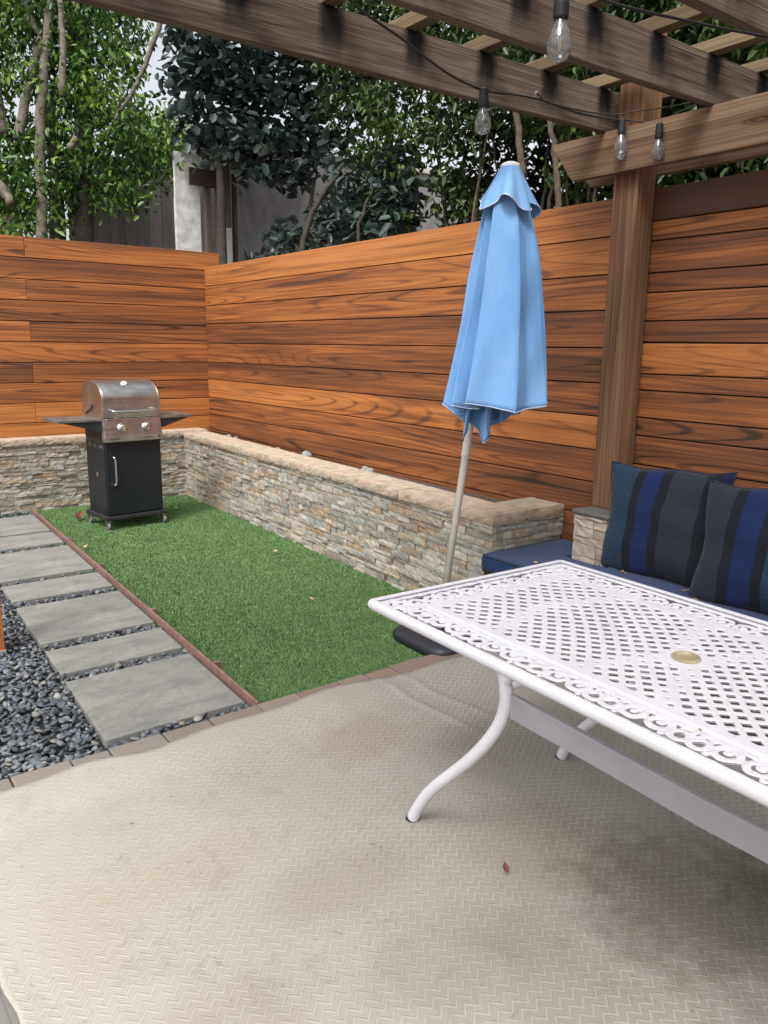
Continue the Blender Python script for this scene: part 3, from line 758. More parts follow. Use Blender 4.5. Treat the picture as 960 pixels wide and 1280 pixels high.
    for i in range(nu-1):
        for j in range(nv-1):
            c4 = [(i, j), (i+1, j), (i+1, j+1), (i, j+1)]; s4 = [sol[c] for c in c4]
            if not any(s4): continue
            if all(s4): Fc.append(tuple(node(*c) for c in c4)); continue
            poly = []
            for q in range(4):
                a_, b_ = c4[q], c4[(q+1) % 4]
                if s4[q]: poly.append(node(*a_))
                if s4[q] != s4[(q+1) % 4]: poly.append(cut(*a_, *b_))
            if len(poly) >= 3: Fc.append(tuple(poly))
    me = bpy.data.meshes.new('lattice_top'); me.from_pydata([(a_, b_, TZ-.006) for a_, b_ in V], [], Fc)
    # gentle relief of the castings
    bm = bmesh.new(); bm.from_mesh(me)
    for v in bm.verts:
        x, y = v.co.x, v.co.y
        dd = max(abs(x)-iu, abs(y)-iv)
        if dd > 0: v.co.z += .0012*math.sin(x*120)*math.sin(y*120)-.003
        if v.is_boundary: v.co.z -= .0022
    bm.to_mesh(me); bm.free()
    o_ = link('lattice_top', me, white_m, tb, smooth=True); s_ = o_.modifiers.new('thick', 'SOLIDIFY'); s_.thickness = .008; s_.offset = -1
    es = o_.modifiers.new('split', 'EDGE_SPLIT'); es.split_angle = R(50)
table_top()
# rolled rim
def rim():
    mb = MB(); r = .022; prof = [(-.014, .0005), (-.006, .002), (.003, .0005), (.008, -.004), (.010, -.012), (.009, -.021), (.004, -.028), (-.004, -.030), (-.007, -.026), (-.008, -.008), (-.014, -.005)]
    loop = []
    for cx, cy, a0 in ((HU-r, HV-r, 0), (-HU+r, HV-r, 90), (-HU+r, -HV+r, 180), (HU-r, -HV+r, 270)):
        for k in range(9):
            a = R(a0+k*90/8); loop.append((cx, cy, math.cos(a), math.sin(a), r))
    n = len(prof); V = []; Fs = []
    for cx, cy, ca, sa, r_ in loop:
        for dx, dz in prof: V.append((cx+ca*(r_+dx-.009), cy+sa*(r_+dx-.009), TZ+dz))
    m_ = len(loop)
    for i in range(m_):
        for k in range(n): a, b = i*n+k, i*n+(k+1) % n; c, d = ((i+1) % m_)*n+k, ((i+1) % m_)*n+(k+1) % n; Fs.append((a, b, d, c))
    mb.add(V, Fs); mb.build('rim', white_m, tb, smooth=True)
rim()
mb = MB(); mb.lathe([(.0, 0), (.026, 0), (.0275, .004), (.036, .004), (.0365, .001), (.036, -.004), (.0, -.004)], (0, HOLE, TZ-.003), 28); 
t = NT('yellowed plastic plug'); o = t.obj(); c = t.mix(t.map(t.noise(o, 30, 3), .4, .7), (.36, .32, .19), (.26, .235, .14)); plug_m = t.fin(c, .3, 0, .5)
mb.build('umbrella_hole_plug', plug_m, tb, smooth=False, bevel=.001)
# legs
cs, sn = math.cos(-TA), math.sin(-TA)
def tl(p): x, y, z = p[0]-TC[0], p[1]-TC[1], p[2]; return (x*cs-y*sn, x*sn+y*cs, z)
legpx = [((515, 1030), 1.435), ((525, 1005), 1.437), ((542, 985), 1.44), ((590, 947), 1.448), ((620, 912), 1.456), ((632, 880), 1.462), ((631, 850), 1.468)]
leg0 = [tl(onx(*p, x)) for p, x in legpx]; leg0[0] = (leg0[0][0], leg0[0][1], .012)
leg0.append((leg0[-1][0]+.004, leg0[-1][1]+.03, .70))
rubber = flat('black rubber', (.012, .012, .013), .7)
for sx in (1, -1):
    for sy in (1, -1):
        pts = [(p[0]*sx, p[1]*sy, p[2]) for p in leg0]; C_ = smooth_curve(pts, 7)
        mb = MB(); mb.tube(C_, [.0195 if i < 4 else .0185 for i in range(len(C_))], 14)
        # bracket web and plate beneath the top
        p5 = Vector(pts[5]); mb.box((pts[-1][0]-.03, pts[-1][1]-.035, .700), (pts[-1][0]+.03, pts[-1][1]+.035, .712))
        lg = mb.build('leg', white_m, tb, smooth=True)
        d_ = (C_[1]-C_[0]).normalized()
        mb = MB(); mb.tube([C_[0]-d_*.012, C_[0]+d_*.010], .0208, 14); mb.build('foot_cap', rubber, lg, smooth=False, bevel=.002)
# long rails + cross braces
Lx, Ly, _ = leg0[5]
for sx in (1, -1):
    pr_ = [(Lx+.006, Ly-.012, .545), (Lx+.035, Ly-.045, .525), (Lx+.085, Ly-.14, .49), (Lx+.115, Ly-.28, .468), (Lx+.12, Ly-.38, .463), (Lx+.12, 0, .46)]
    half = smooth_curve(pr_, 6); full = half+[Vector((p.x, -p.y, p.z)) for p in half[::-1][1:]]
    mb = MB(); V = []; Fs = []
    for i, p in enumerate(full):
        tdir = (full[min(i+1, len(full)-1)]-full[max(i-1, 0)]).normalized(); sd_ = Vector((tdir.y, -tdir.x, 0)).normalized()*.011
        for a, b in ((-1, -.036), (1, -.036), (1, .036), (-1, .036)): q = p+sd_*a; V.append((q.x*sx*1, q.y, q.z+b))
    for i in range(len(full)-1):
        for k in range(4): a, b = i*4+k, i*4+(k+1) % 4; Fs.append((a, b, b+4, a+4))
    Fs += [(3, 2, 1, 0), tuple(4*(len(full)-1)+k for k in range(4))]
    V = [(x_*sx, y_, z_) for x_, y_, z_ in V]; mb.add(V, Fs); mb.build('rail', white_m, tb, smooth=False, bevel=.004)
for sy in (1, -1):
    pts = smooth_curve([(Lx+.015, (Ly-.005)*sy, .60), (Lx+.06, (Ly-.03)*sy, .615), (Lx+.15, (Ly-.04)*sy, .60), (0, (Ly-.04)*sy, .595), (-Lx-.15, (Ly-.04)*sy, .60), (-Lx-.06, (Ly-.03)*sy, .615), (-Lx-.015, (Ly-.005)*sy, .60)], 6)
    mb = MB(); mb.tube(pts, .013, 10); mb.build('cross_brace', white_m, tb, smooth=True)
    for sx in (1, -1):
        mb = MB(); V0 = Vector((Lx*sx, Ly*sy, .60)); mb.tube([V0, V0+Vector((-.012*sx*-1, 0, .03)), V0+Vector((.03*sx*(-1 if Lx < 0 else 1)*-1 if False else .03*(-sx if Lx > 0 else sx), -.03*sy, .09))], .011, 8); mb.build('bracket', white_m, tb, smooth=True)

# ================================================================== UMBRELLA
U0 = np.array([2.55, 2.90, 0]); top = at(638, 200, 3.56)
um = thing('patio_umbrella', 'closed light blue patio umbrella leaning on a white pole beside the table', 'umbrella', (U0[0], U0[1], 0))
ax = Vector(top-U0); 
def pole(s): return Vector(U0)+ax*s
mb = MB(); mb.tube([pole(.02), pole(.995)], .0185, 16); 
polem = flat('cream pole', (.66, .63, .55), .35); mb.build('pole', polem, um, world=True, smooth=True)
mb = MB(); mb.tube([pole(.415), pole(.445)], .0215, 16); mb.build('collar', polem, um, world=True, smooth=False, bevel=.002)
# canopy
canvas = NT('light blue canvas'); t = canvas; o = t.obj()
c = t.mix(t.map(t.noise(t.vmul(o, (3, 3, 1.2)), 1.6, 4, .5), .35, .7), (.135, .315, .61), (.20, .39, .67)); c = t.mix(t.map(t.noise(t.vmul(o, (1, 1, .5)), 6, 3), .45, .75, 0, .4), c, (.25, .42, .68))
c = t.mix(t.math('MULTIPLY', t.noise(o, 500, 1), .15), c, (.36, .55, .78))
t.bump(t.math('ADD', t.noise(t.vmul(o, (13, 13, 2.2)), 1, 2, .4), t.math('MULTIPLY', t.noise(t.vmul(o, (26, 26, 7)), 1, 2, .3), .12)), .5, .018); t.b.inputs['Subsurface Weight'].default_value = 0; canvas_m = t.fin(c, .8, 0, .2)
tt = NT('canvas translucent')
right = Vector(RM @ np.array([1, 0, 0])); fwd = Vector(RM @ np.array([0, 0, -1])); fwd.z = 0; fwd.normalize(); right = Vector((fwd.y, -fwd.x, 0))
def fold_r(th, s, seed, amp):
    """th angle, s 0 top..1 bottom: gathered panels: deep valleys and flat, overlapping folds"""
    r = 1.0
    k = 8
    ph = th*k/2+seed+.35*math.sin(th*2+seed)+.25*math.sin(th*3+1.3*seed)
    w_ = abs(math.sin(ph))**.7
    r *= (1-amp)+amp*w_
    r *= 1+.05*math.sin(th*5+seed*2+s*2)
    return r
def canopy():
    nS = 56; zt = 2.205
    # bottom cross-section: x image right, y away from the viewer, drop of the hem
    sec = [(-.155, -.135, .0), (-.05, -.148, .012), (.050, -.195, .030), (.062, -.195, .034), (.12, -.125, .022), (.205, -.085, .012), (.212, -.075, .012), (.135, -.030, .03), (.18, -.03, .02), (.232, -.020, .0), (.236, -.008, .0), (.15, .035, .02), (.08, .03, .05),
           (.13, .09, .06), (.085, .125, .075), (.035, .06, .10), (.0, .135, .12), (-.05, .06, .15), (-.03, -.03, .16), (-.058, -.06, .185), (-.075, .03, .13), (-.12, .10, .10), (-.125, .0, .13), (-.150, -.04, .165), (-.14, .05, .10), (-.21, .075, .05), (-.240, .02, .015), (-.245, .005, .015), (-.175, .0, .06), (-.13, .015, .05), (-.205, -.055, .02), (-.212, -.070, .015), (-.13, -.045, .03), (-.075, -.035, .03), (-.145, -.125, .01)]
    m_ = len(sec); sub = 7; P3 = []
    for i in range(m_):
        p0, p1, p2, p3 = [Vector(sec[(i+q) % m_]) for q in (-1, 0, 1, 2)]
        for j in range(sub):
            t_ = j/sub; cr_ = .5*((2*p1)+(-p0+p2)*t_+(2*p0-5*p1+4*p2-p3)*t_*t_+(-p0+3*p1-3*p2+p3)*t_**3); P3.append(cr_*.45+p1.lerp(p2, t_)*.55)
    nT = len(P3)
    pk = [Vector(at(*p)) for p in ((634, 255, 3.56), (634, 300, 3.57), (632, 350, 3.58), (629, 400, 3.585), (625, 450, 3.59), (620, 505, 3.60))]
    pts = smooth_curve([Vector(at(637, 212, 3.56))]+pk, 12)
    rad = [.20, .44, .58, .70, .78, .89, 1.0]
    def R_(s): q = s*(len(rad)-1); i = min(int(q), len(rad)-2); return rad[i]+(rad[i+1]-rad[i])*(q-i)
    V = []; Fs = []; per = []
    acc = 0
    for k in range(nT): per.append(acc); acc += (P3[k]-P3[(k+1) % nT]).length
    for j in range(nS+1):
        s = j/nS; q = s*(len(pts)-1); i = min(int(q), len(pts)-2); c0 = pts[i].lerp(pts[i+1], q-i)
        bl = min(1, .7+s*.7)
        for k, p in enumerate(P3):
            an = math.atan2(P3[k].y, P3[k].x); rr = math.hypot(p.x, p.y); rc = .175
            f = rc/rr*(1-bl)+bl if rr > .02 else 1
            f = (1-bl)*(rc/max(rr, .05))+bl
            sh_ = R_(s)*(1+.018*math.sin(k*.12+s*9)*s)
            x, y = p.x*f*sh_, p.y*f*sh_
            y += .006*math.sin(s*17+x*30)*s
            d = right*x+fwd*y
            z = c0.z-max(0, (s-.45)/.55)**1.5*(p.z-.01)
            V.append((c0.x+d.x, c0.y+d.y, z))
    for j in range(nS):
        for k in range(nT): k2 = (k+1) % nT; Fs.append((j*nT+k, j*nT+k2, (j+1)*nT+k2, (j+1)*nT+k))
    mb = MB(); mb.add(V, Fs); can = mb.build('canopy', canvas_m, um, world=True, smooth=True)
    so_ = can.modifiers.new('cloth', 'SOLIDIFY'); so_.thickness = .002
    for ks in (sub*2, sub*3, sub*32):
        mb = MB(); mb.tube([V[j*nT+ks] for j in range(10, nS+1)], .0022, 5); mb.build('seam', canvas_m, can, world=True, smooth=True)
    hem = [V[nS*nT+k] for k in range(nT)]+[V[nS*nT]]
    mb = MB(); mb.tube(hem, .0026, 5, cap=False); mb.build('hem', flat('pale hem', (.45, .58, .75), .8), can, world=True, smooth=True)
    # vent skirt
    V = []; Fs = []; nS3 = 24; t0 = Vector(at(638, 208, 3.56)); t1 = Vector(at(634, 260, 3.56)); nT3 = 160
    for j in range(nS3+1):
        s = j/nS3; c0 = t0.lerp(t1, s)
        for k in range(nT3):
            th = 2*math.pi*k/nT3; r = .043+(.122-.043)*s**.95
            r *= 1+s**.7*(.16*math.sin(th*4+.8+.5*math.sin(th*2))+.15*math.sin(th*7+1))
            z = c0.z+.028*s*s*math.sin(th*4+2.2+.3*math.sin(th*2)+.5)+.012*s*math.cos(th+2.5)
            d = right*math.cos(th)+fwd*math.sin(th); V.append((c0.x+d.x*r, c0.y+d.y*r, z))
    for j in range(nS3):
        for k in range(nT3): k2 = (k+1) % nT3; Fs.append((j*nT3+k, j*nT3+k2, (j+1)*nT3+k2, (j+1)*nT3+k))
    mb = MB(); mb.add(V, Fs); vt = mb.build('vent_cap', canvas_m, um, world=True, smooth=True); vt.modifiers.new('cloth', 'SOLIDIFY').thickness = .002
    hem = [V[nS3*nT3+k] for k in range(nT3)]+[V[nS3*nT3]]
    mb = MB(); mb.tube(hem, .003, 5, cap=False); mb.build('hem', flat('pale hem2', (.55, .66, .80), .8), vt, world=True, smooth=True)
canopy()
tp = Vector(at(638, 209, 3.56))
mb = MB(); mb.lathe([(.046, -.004), (.047, .004), (.040, .014), (.024, .022), (.0, .024)], tp, 24); mb.build('finial', flat('white finial', (.72, .74, .76), .4), um, world=True, smooth=False, bevel=.001)
# base: rounded square ballast
mb = MB(); n = 40
def sq(r, z, k=5.):
    return [(U0[0]+.02+r*math.copysign(abs(math.cos(a))**(2/k), math.cos(a)), U0[1]-.03+r*math.copysign(abs(math.sin(a))**(2/k), math.sin(a)), z) for a in [2*math.pi*i/n for i in range(n)]]
rings = [sq(.215, 0), sq(.22, .012), sq(.22, .038), sq(.205, .052), sq(.13, .060), sq(.06, .064), sq(.05, .066)]
V = sum(rings, []); Fs = [tuple(range(n))[::-1]]
for i in range(len(rings)-1):
    for k in range(n): k2 = (k+1) % n; Fs.append((i*n+k, i*n+k2, (i+1)*n+k2, (i+1)*n+k))
Fs.append(tuple((len(rings)-1)*n+k for k in range(n))); mb.add(V, Fs)
bs = mb.build('umbrella_base', flat('black resin', (.014, .017, .024), .5, sc=40, bump=.1), None, smooth=True)
bs.data.transform(Matrix.Translation((-U0[0], -U0[1], 0))); bs.location = (0, 0, 0); bs.parent = um
mb = MB(); mb.tube([(U0[0]+.0, U0[1], .05), Vector(U0)+ax*.05], .026, 16); mb.build('pole_socket', flat('black tube', (.012, .012, .014), .4), um, world=True, smooth=True)

# ================================================================== GRILL
GR = R(4.5)
gr = thing('gas_grill', 'stainless steel and black two burner gas grill on casters in the turf corner', 'grill', (2.155, 6.50, 0), GR)
steel = NT('brushed steel'); t = steel; o = t.obj(); n_ = t.noise(t.vmul(o, (3, 60, 60)), 1, 4); c = t.mix(t.map(t.noise(o, 9, 5, 0, .65), .4, .7), (.52, .515, .51), (.34, .33, .32)); steel_m = t.fin(c, t.map(n_, .3, .7, .24, .36), .92)
side_steel = flat('weathered shelf steel', (.27, .25, .24), .48, .8, var=.35, sc=14)
blackp = flat('black enamel', (.009, .012, .016), .38, sc=30, spec=.5); blackm = flat('matt black steel', (.02, .02, .021), .6)
chrome = flat('chrome', (.75, .75, .75), .15, 1.); W2 = .238
mb = MB(); mb.box((-W2-.03, -.215, .078), (W2+.03, .215, .112)); mb.build('base_tray', blackm, gr, bevel=.006)
mb = MB(); mb.box((-W2, -.188, .112), (-W2+.012, .19, .745)); mb.box((W2-.012, -.188, .112), (W2, .19, .745)); mb.box((-W2, .178, .112), (W2, .19, .745)); mb.box((-W2, -.188, .112), (W2, -.182, .745))
cb = mb.build('cabinet', blackp, gr, bevel=.003)
vent_m = flat('punched hole brown', (.15, .12, .10), .8)  # even grey-brown for the upper vent slots and side plug
for k in range(3):
    mb = MB(); mb.box((-W2-.0025, -.15+k*.11, .665), (-W2+.004, -.085+k*.11, .69)); mb.build('vent_slot', vent_m, gr, bevel=.001)
for k in range(3):
    mb = MB(); mb.box((-W2-.0025, -.15+k*.11, .15), (-W2+.004, -.085+k*.11, .162)); mb.build('vent_slot', flat('dark slot', (.003, .003, .003), .8), gr)
mb = MB(); mb.lathe([(0, 0), (.022, 0), (.022, .003), (0, .004)], (-W2, -.02, .44), 18, (-1, 0, 0)); mb.build('side_plug', vent_m, gr)
mb = MB(); mb.box((-W2+.004, -.208, .122), (W2-.004, -.189, .725)); dr = mb.build('door', blackp, gr, bevel=.004)
mb = MB(); mb.tube(smooth_curve([(-W2+.055, -.208, .60), (-W2+.055, -.238, .598), (-W2+.062, -.245, .57), (-W2+.062, -.245, .40), (-W2+.055, -.238, .372), (-W2+.055, -.208, .37)], 6), .0085, 10); mb.build('door_handle', chrome, dr, smooth=True)
for sx, sy in ((-1, -1), (1, -1), (-1, 1), (1, 1)):
    cx, cy = sx*(W2+.005), sy*.185
    mb = MB(); mb.lathe([(.0, -.010), (.028, -.010), (.030, -.004), (.030, .004), (.028, .010), (0, .010)], (cx, cy-.012, .030), 20, (1, 0, 0)); wh = mb.build('caster', flat('grey caster', (.16, .16, .165), .5), gr, smooth=False, bevel=.001)
    mb = MB(); mb.box((cx-.016, cy-.018, .03), (cx-.012, cy+.012, .074)); mb.box((cx+.012, cy-.018, .03), (cx+.016, cy+.012, .074)); mb.box((cx-.018, cy-.014, .066), (cx+.018, cy+.016, .079)); mb.build('fork', chrome, wh, bevel=.001)
    mb = MB(); mb.lathe([(0, -.0125), (.008, -.0125), (.008, .0125), (0, .0125)], (cx, cy-.012, .030), 10, (1, 0, 0)); mb.build('hub', chrome, wh)
# firebox
mb = MB(); mb.prism([(-.17, .74), (.19, .74), (.20, .905), (-.165, .905)], -W2-.002, W2+.002, 'x'); mb.build('firebox', blackm, gr, bevel=.004)
# control panel slanted
mb = MB(); mb.prism([(-.245, .735), (-.18, .735), (-.17, .90), (-.205, .905)], -W2-.006, W2+.006, 'x'); cpn = mb.build('control_panel', steel_m, gr, bevel=.004)
mb = MB(); mb.prism([(-.251, .722), (-.19, .722), (-.19, .7345), (-.253, .7345), (-.2515, .760), (-.2465, .762), (-.2475, .7345), (-.251, .7345)][:3]+[(-.2475, .765), (-.2525, .765)], -W2-.008, W2+.008, 'x'); mb.build('trim_strip', steel_m, gr, bevel=.002)
nrm = Vector((0, -.17, .04)).normalized()
for kx in (-.098, .108):
    base = Vector((kx, -.226, .832)); mb = MB(); mb.lathe([(0, 0), (.036, 0), (.036, .006), (.030, .010), (.026, .012), (0, .012)], base, 24, nrm); bz_ = mb.build('knob', chrome, gr, smooth=False, bevel=.001)
    mb = MB(); mb.lathe([(0, .012), (.024, .012), (.022, .032), (.019, .036), (0, .036)], base, 20, nrm); mb.box((kx-.006, -.275, .815), (kx+.006, -.245, .855)); mb.build('knob_grip', chrome, bz_, smooth=False, bevel=.002)
def text(s, size, loc, mat, parent, name='lettering'):
    cu_ = bpy.data.curves.new(name, 'FONT'); cu_.body = s; cu_.size = size; cu_.extrude = .0004; cu_.align_x = 'CENTER'
    tmp = bpy.data.objects.new('tmp', cu_); COL.objects.link(tmp); dg = bpy.context.evaluated_depsgraph_get(); me = bpy.data.meshes.new_from_object(tmp.evaluated_get(dg)); bpy.data.objects.remove(tmp)
    me.transform(Matrix.Translation(loc) @ Matrix.Rotation(R(90), 4, 'X')); return link(name, me, mat, parent)
ink = flat('black print', (.02, .02, .02), .6)
text('Char-Broil', .020, (-.175, -.2535, .741), ink, gr); text('PERFORMANCE', .012, (.12, -.2535, .743), ink, gr)
mb = MB(); mb.prism([(.198, .748), (.207, .740), (.216, .748), (.212, .756), (.203, .756)], -.2535, -.2530, 'y'); mb.build('badge', ink, gr)
# lid
prof = [(-.205, .907), (-.213, .98), (-.213, 1.055)]
for k in range(1, 13):
    a = k/12*math.pi*.5; prof.append((-.213+.20*math.sin(a)*1.0, 1.055+.148*(1-math.cos(a))**.0*math.sin(a)**1.0 if False else 1.055+.148*math.sin(a)))
prof = [(-.205, .907), (-.213, .98), (-.213, 1.05)]+[(-.213+.235*(1-math.cos(a)), 1.05+.150*math.sin(a)) for a in [R(q) for q in range(6, 91, 6)]]+[(.10, 1.198), (.17, 1.165), (.20, 1.10), (.205, .96), (.20, .907)]
def lidpart(x0, x1, pf, nm, mt, par): m_ = MB(); m_.prism(pf, x0, x1, 'x'); return m_.build(nm, mt, par, bevel=.004)
lid = lidpart(-W2+.006, W2-.006, prof, 'lid', steel_m, gr)
cxp = (0, 1.02)
pf2 = [(cxp[0]+(p[0]-cxp[0])*1.02, max(.904, cxp[1]+(p[1]-cxp[1])*1.022)) for p in prof]
cast = flat('brushed side steel', (.42, .36, .31), .34, .9, var=.2)
for sx in (-1, 1):
    x0 = sx*(W2-.006); lidpart(min(x0, x0+sx*.012), max(x0, x0+sx*.012), pf2, 'lid_end', cast, lid)
mb = MB(); mb.tube(smooth_curve([(-.17, -.213, .968), (-.172, -.250, .966), (-.155, -.262, .962), (0, -.264, .960), (.155, -.262, .966), (.172, -.250, .972), (.17, -.213, .975)], 6), .013, 12); mb.build('handle', chrome, lid, smooth=True)
mb = MB(); mb.box((-.19, -.2155, 1.005), (.19, -.2135, 1.045)); 
gn = Vector((0, -.60, .80)).normalized(); gp = Vector((-.01, -.105, 1.171))
mb = MB(); mb.lathe([(0, 0), (.030, 0), (.030, .008), (.025, .013), (0, .013)], gp, 24, gn); g_ = mb.build('thermometer', chrome, lid, smooth=False, bevel=.001)
mb = MB(); mb.lathe([(0, .0135), (.022, .0135), (.022, .0142), (0, .0142)], gp, 24, gn); mb.build('dial', flat('dial face', (.8, .8, .78), .3), g_)
mb = MB(); mb.box((-.055, -.162, 1.1425), (.035, -.150, 1.1465)); mb.build('name_plate', chrome, lid)
mb = MB(); mb.tube([(-W2-.012, .02, .955), (-W2-.016, -.03, 1.01), (-W2-.016, -.045, 1.0)], .005, 8); mb.tube([(-W2-.012, .12, .93), (-W2-.016, .04, .965)], .006, 8); mb.build('hinge', blackm, lid)
for sx in (-1, 1):
    x0, x1 = sx*(W2+.004), sx*(W2+(.318 if sx > 0 else .345))
    mb = MB(); mb.box((min(x0, x1), -.185, .885), (max(x0, x1), .16, .908)); sh = mb.build('side_shelf', side_steel, gr, bevel=.004)
    mb = MB(); mb.prism([(x0, .884), (x1-sx*.04, .884), (x0, .80)], -.175, -.165, 'y'); mb.build('bracket', blackm, sh)
    mb = MB(); mb.prism([(x0, .884), (x1-sx*.04, .884), (x0, .80)], .14, .15, 'y'); mb.build('bracket', blackm, sh)

# ================================================================== STRING LIGHTS
sg = thing('string_lights', 'black cable string lights with clear teardrop bulbs strung below the rafters', 'string lights', tuple(at(672, 118, 3.2)))
cabm = flat('black cable', (.012, .012, .013), .6)
def cable(pts, r=.0038):
    mb = MB(); mb.tube(smooth_curve([at(*p) for p in pts], 8), r, 7); mb.build('cable', cabm, sg, world=True, smooth=True)
cable([(410, -30, 2.0), (450, 12, 2.15), (500, 47, 2.35), (560, 92, 2.6), (605, 113, 2.8), (640, 118, 3.0), (672, 124, 3.2), (720, 140, 3.55), (760, 148, 3.62), (790, 151, 3.6), (822, 153, 3.55), (850, 140, 3.5), (880, 126, 3.5), (908, 117, 3.5)])
cable([(672, 118, 3.2), (685, 128, 3.3), (730, 139, 3.55), (770, 143, 3.6), (800, 138, 3.55), (845, 132, 3.5), (905, 118, 3.5)], .0032)
cable([(640, -40, 1.7), (700, -18, 1.85), (757, 1, 1.95), (800, 13, 2.0), (850, 24, 2.08), (910, 37, 2.2), (985, 50, 2.35)])
glass = NT('clear bulb glass'); t = glass; t.b.inputs['Transmission Weight'].default_value = 1; t.b.inputs['Transmission Weight'].default_value = .95; t.b.inputs['IOR'].default_value = 1.45; glass_m = t.fin((.9, .92, .95), .04, 0, .8)
fil = flat('bulb filament stem', (.62, .52, .34), .4); sock = flat('black socket', (.012, .013, .015), .55)
for (u, v, k) in ((605, 110, 2.78), (778, 149, 3.60), (825, 154, 3.46), (703, -14, 1.80)):
    p = Vector(at(u, v, k))
    mb = MB(); mb.lathe([(0, .004), (.008, .004), (.012, -.002), (.0165, -.004), (.0165, -.030), (.0182, -.031), (.0182, -.060), (.016, -.064), (.0, -.064)], p, 18); s_ = mb.build('bulb_socket', sock, sg, world=True, bevel=.0008)
    mb = MB(); prof_ = [(.012, -.060), (.0135, -.070), (.020, -.085), (.0275, -.105), (.030, -.122), (.028, -.136), (.020, -.148), (.009, -.154), (.0005, -.1555)]
    pin = [(max(.0003, r-.0012), h+.0010) for r, h in prof_][::-1]
    mb.lathe(prof_+pin, p, 24, cap=False); mb.build('bulb', glass_m, s_, world=True, smooth=True)
    mb = MB(); mb.lathe([(0, -.062), (.0045, -.062), (.004, -.085), (.0018, -.09), (0, -.09)], p, 10)
    for dx in (-.006, .006): mb.tube([p+Vector((0, 0, -.085)), p+Vector((dx, dx*.4, -.095)), p+Vector((dx*.8, dx*.3, -.130))], .0008, 5)
    mb.build('filament', fil, s_, world=True)
hk = Vector(at(672, 118, 3.2))
mb = MB(); mb.tube([hk+Vector((.012*math.cos(a), 0, .012*math.sin(a))) for a in np.linspace(0, 5.6, 14)], .0028, 6); mb.build('hook', bolt_m, sg, world=True, smooth=True)

# ================================================================== NEIGHBOUR STRUCTURES
def proj_box(name, label, cat, x0, x1, y0, y1, z0, z1, mat, part, bevel=.004):
    r = thing(name, label, cat, ((x0+x1)/2, (y0+y1)/2, z0)); mb = MB(); mb.box((x0, y0, z0), (x1, y1, z1)); mb.build(part, mat, r, world=True, bevel=bevel); return r
t = NT('stained stucco'); o = t.obj(); n1 = t.noise(t.vmul(o, (1, 1, .45)), 2.2, 6, .6, .65); c = t.ramp(n1, [(.3, (.15, .15, .15)), (.5, (.26, .26, .26)), (.7, (.38, .38, .375))]); c = t.mix(t.map(t.noise(o, 24, 4, 0, .7), .6, .7, 0, .4), c, (.10, .10, .095)); t.bump(t.noise(o, 70, 4), .5, .01); stucco = t.fin(c, .92, 0, .2)
nb = thing('neighbour_wall', 'grey stained stucco wall of the neighbouring plot behind the dark leaved tree', 'wall', (7.5, 9.6, 0))
mb = MB(); mb.box((4.22, 9.5, 0), (16, 9.75, 4.0)); mb.build('stucco', stucco, nb, world=True, bevel=.01)
mb = MB(); mb.box((4.2, 9.46, 4.001), (16, 9.8, 4.09)); mb.build('coping', flat('pale coping', (.62, .6, .55), .8), nb, world=True, bevel=.01)
# grey plank fence panel
pf = thing('plank_fence', 'weathered grey vertical plank fence behind the left tree', 'fence', (3.2, 11.2, 0))
gm = wood('grey weathered planks', 'z', [(0, (.34, .31, .30)), (.5, (.24, .215, .21)), (1, (.10, .09, .088))], rough=.9, fine=.6)
mb = MB(); xa, xb, zt_ = ony(84, 250, 11.2)[0], ony(217, 250, 11.2)[0], ony(150, 196, 11.2)[2]; x = xa
while x < xb:
    wd = random.uniform(.17, .2); mb.box((x+.003, 11.2+random.uniform(0, .01), 0), (x+wd-.003, 11.23, zt_+random.uniform(-.01, .01))); x += wd
mb.build('planks', gm, pf, world=True, bevel=.003)
a = ony(216, 200, 9.15); b = ony(251, 310, 9.15)
pw = flat('peeling white paint', (.56, .56, .55), .8, var=.25, sc=12)
proj_box('painted_panel', 'tall panel with peeling white paint beside the grey planks', 'panel', a[0], b[0]+.0, 9.12, 9.16, 0, 3.66, pw, 'board')
a = ony(253, 200, 9.1); dp = thing('old_fence_post', 'dark brown timber post behind the fence corner beside the white panel', 'post', (4.4, 9.1, 0))
mb = MB(); mb.box((a[0], 9.05, 0), (a[0]+.07, 9.12, 3.7)); mb.box((a[0]+.13, 9.0, 0), (a[0]+.30, 9.08, 4.0)); mb.box((a[0]+.36, 9.05, 0), (a[0]+.41, 9.1, 3.5)); mb.build('timbers', wood('old brown timber', 'z', [(0, (.12, .09, .075)), (.5, (.07, .05, .042)), (1, (.025, .02, .018))], rough=.9), dp, world=True, bevel=.004)
mb = MB(); mb.box((a[0]-.2, 9.02, 3.30), (a[0]+.13, 9.045, 3.49)); mb.build('cross_plate', dark_wood, dp, world=True)
mb = MB(); mb.box((a[0]+.14, 8.97, 0), (a[0]+.29, 8.998, 2.86)); mb.build('pale_base', flat('faded grey paint', (.34, .34, .34), .85), dp, world=True)

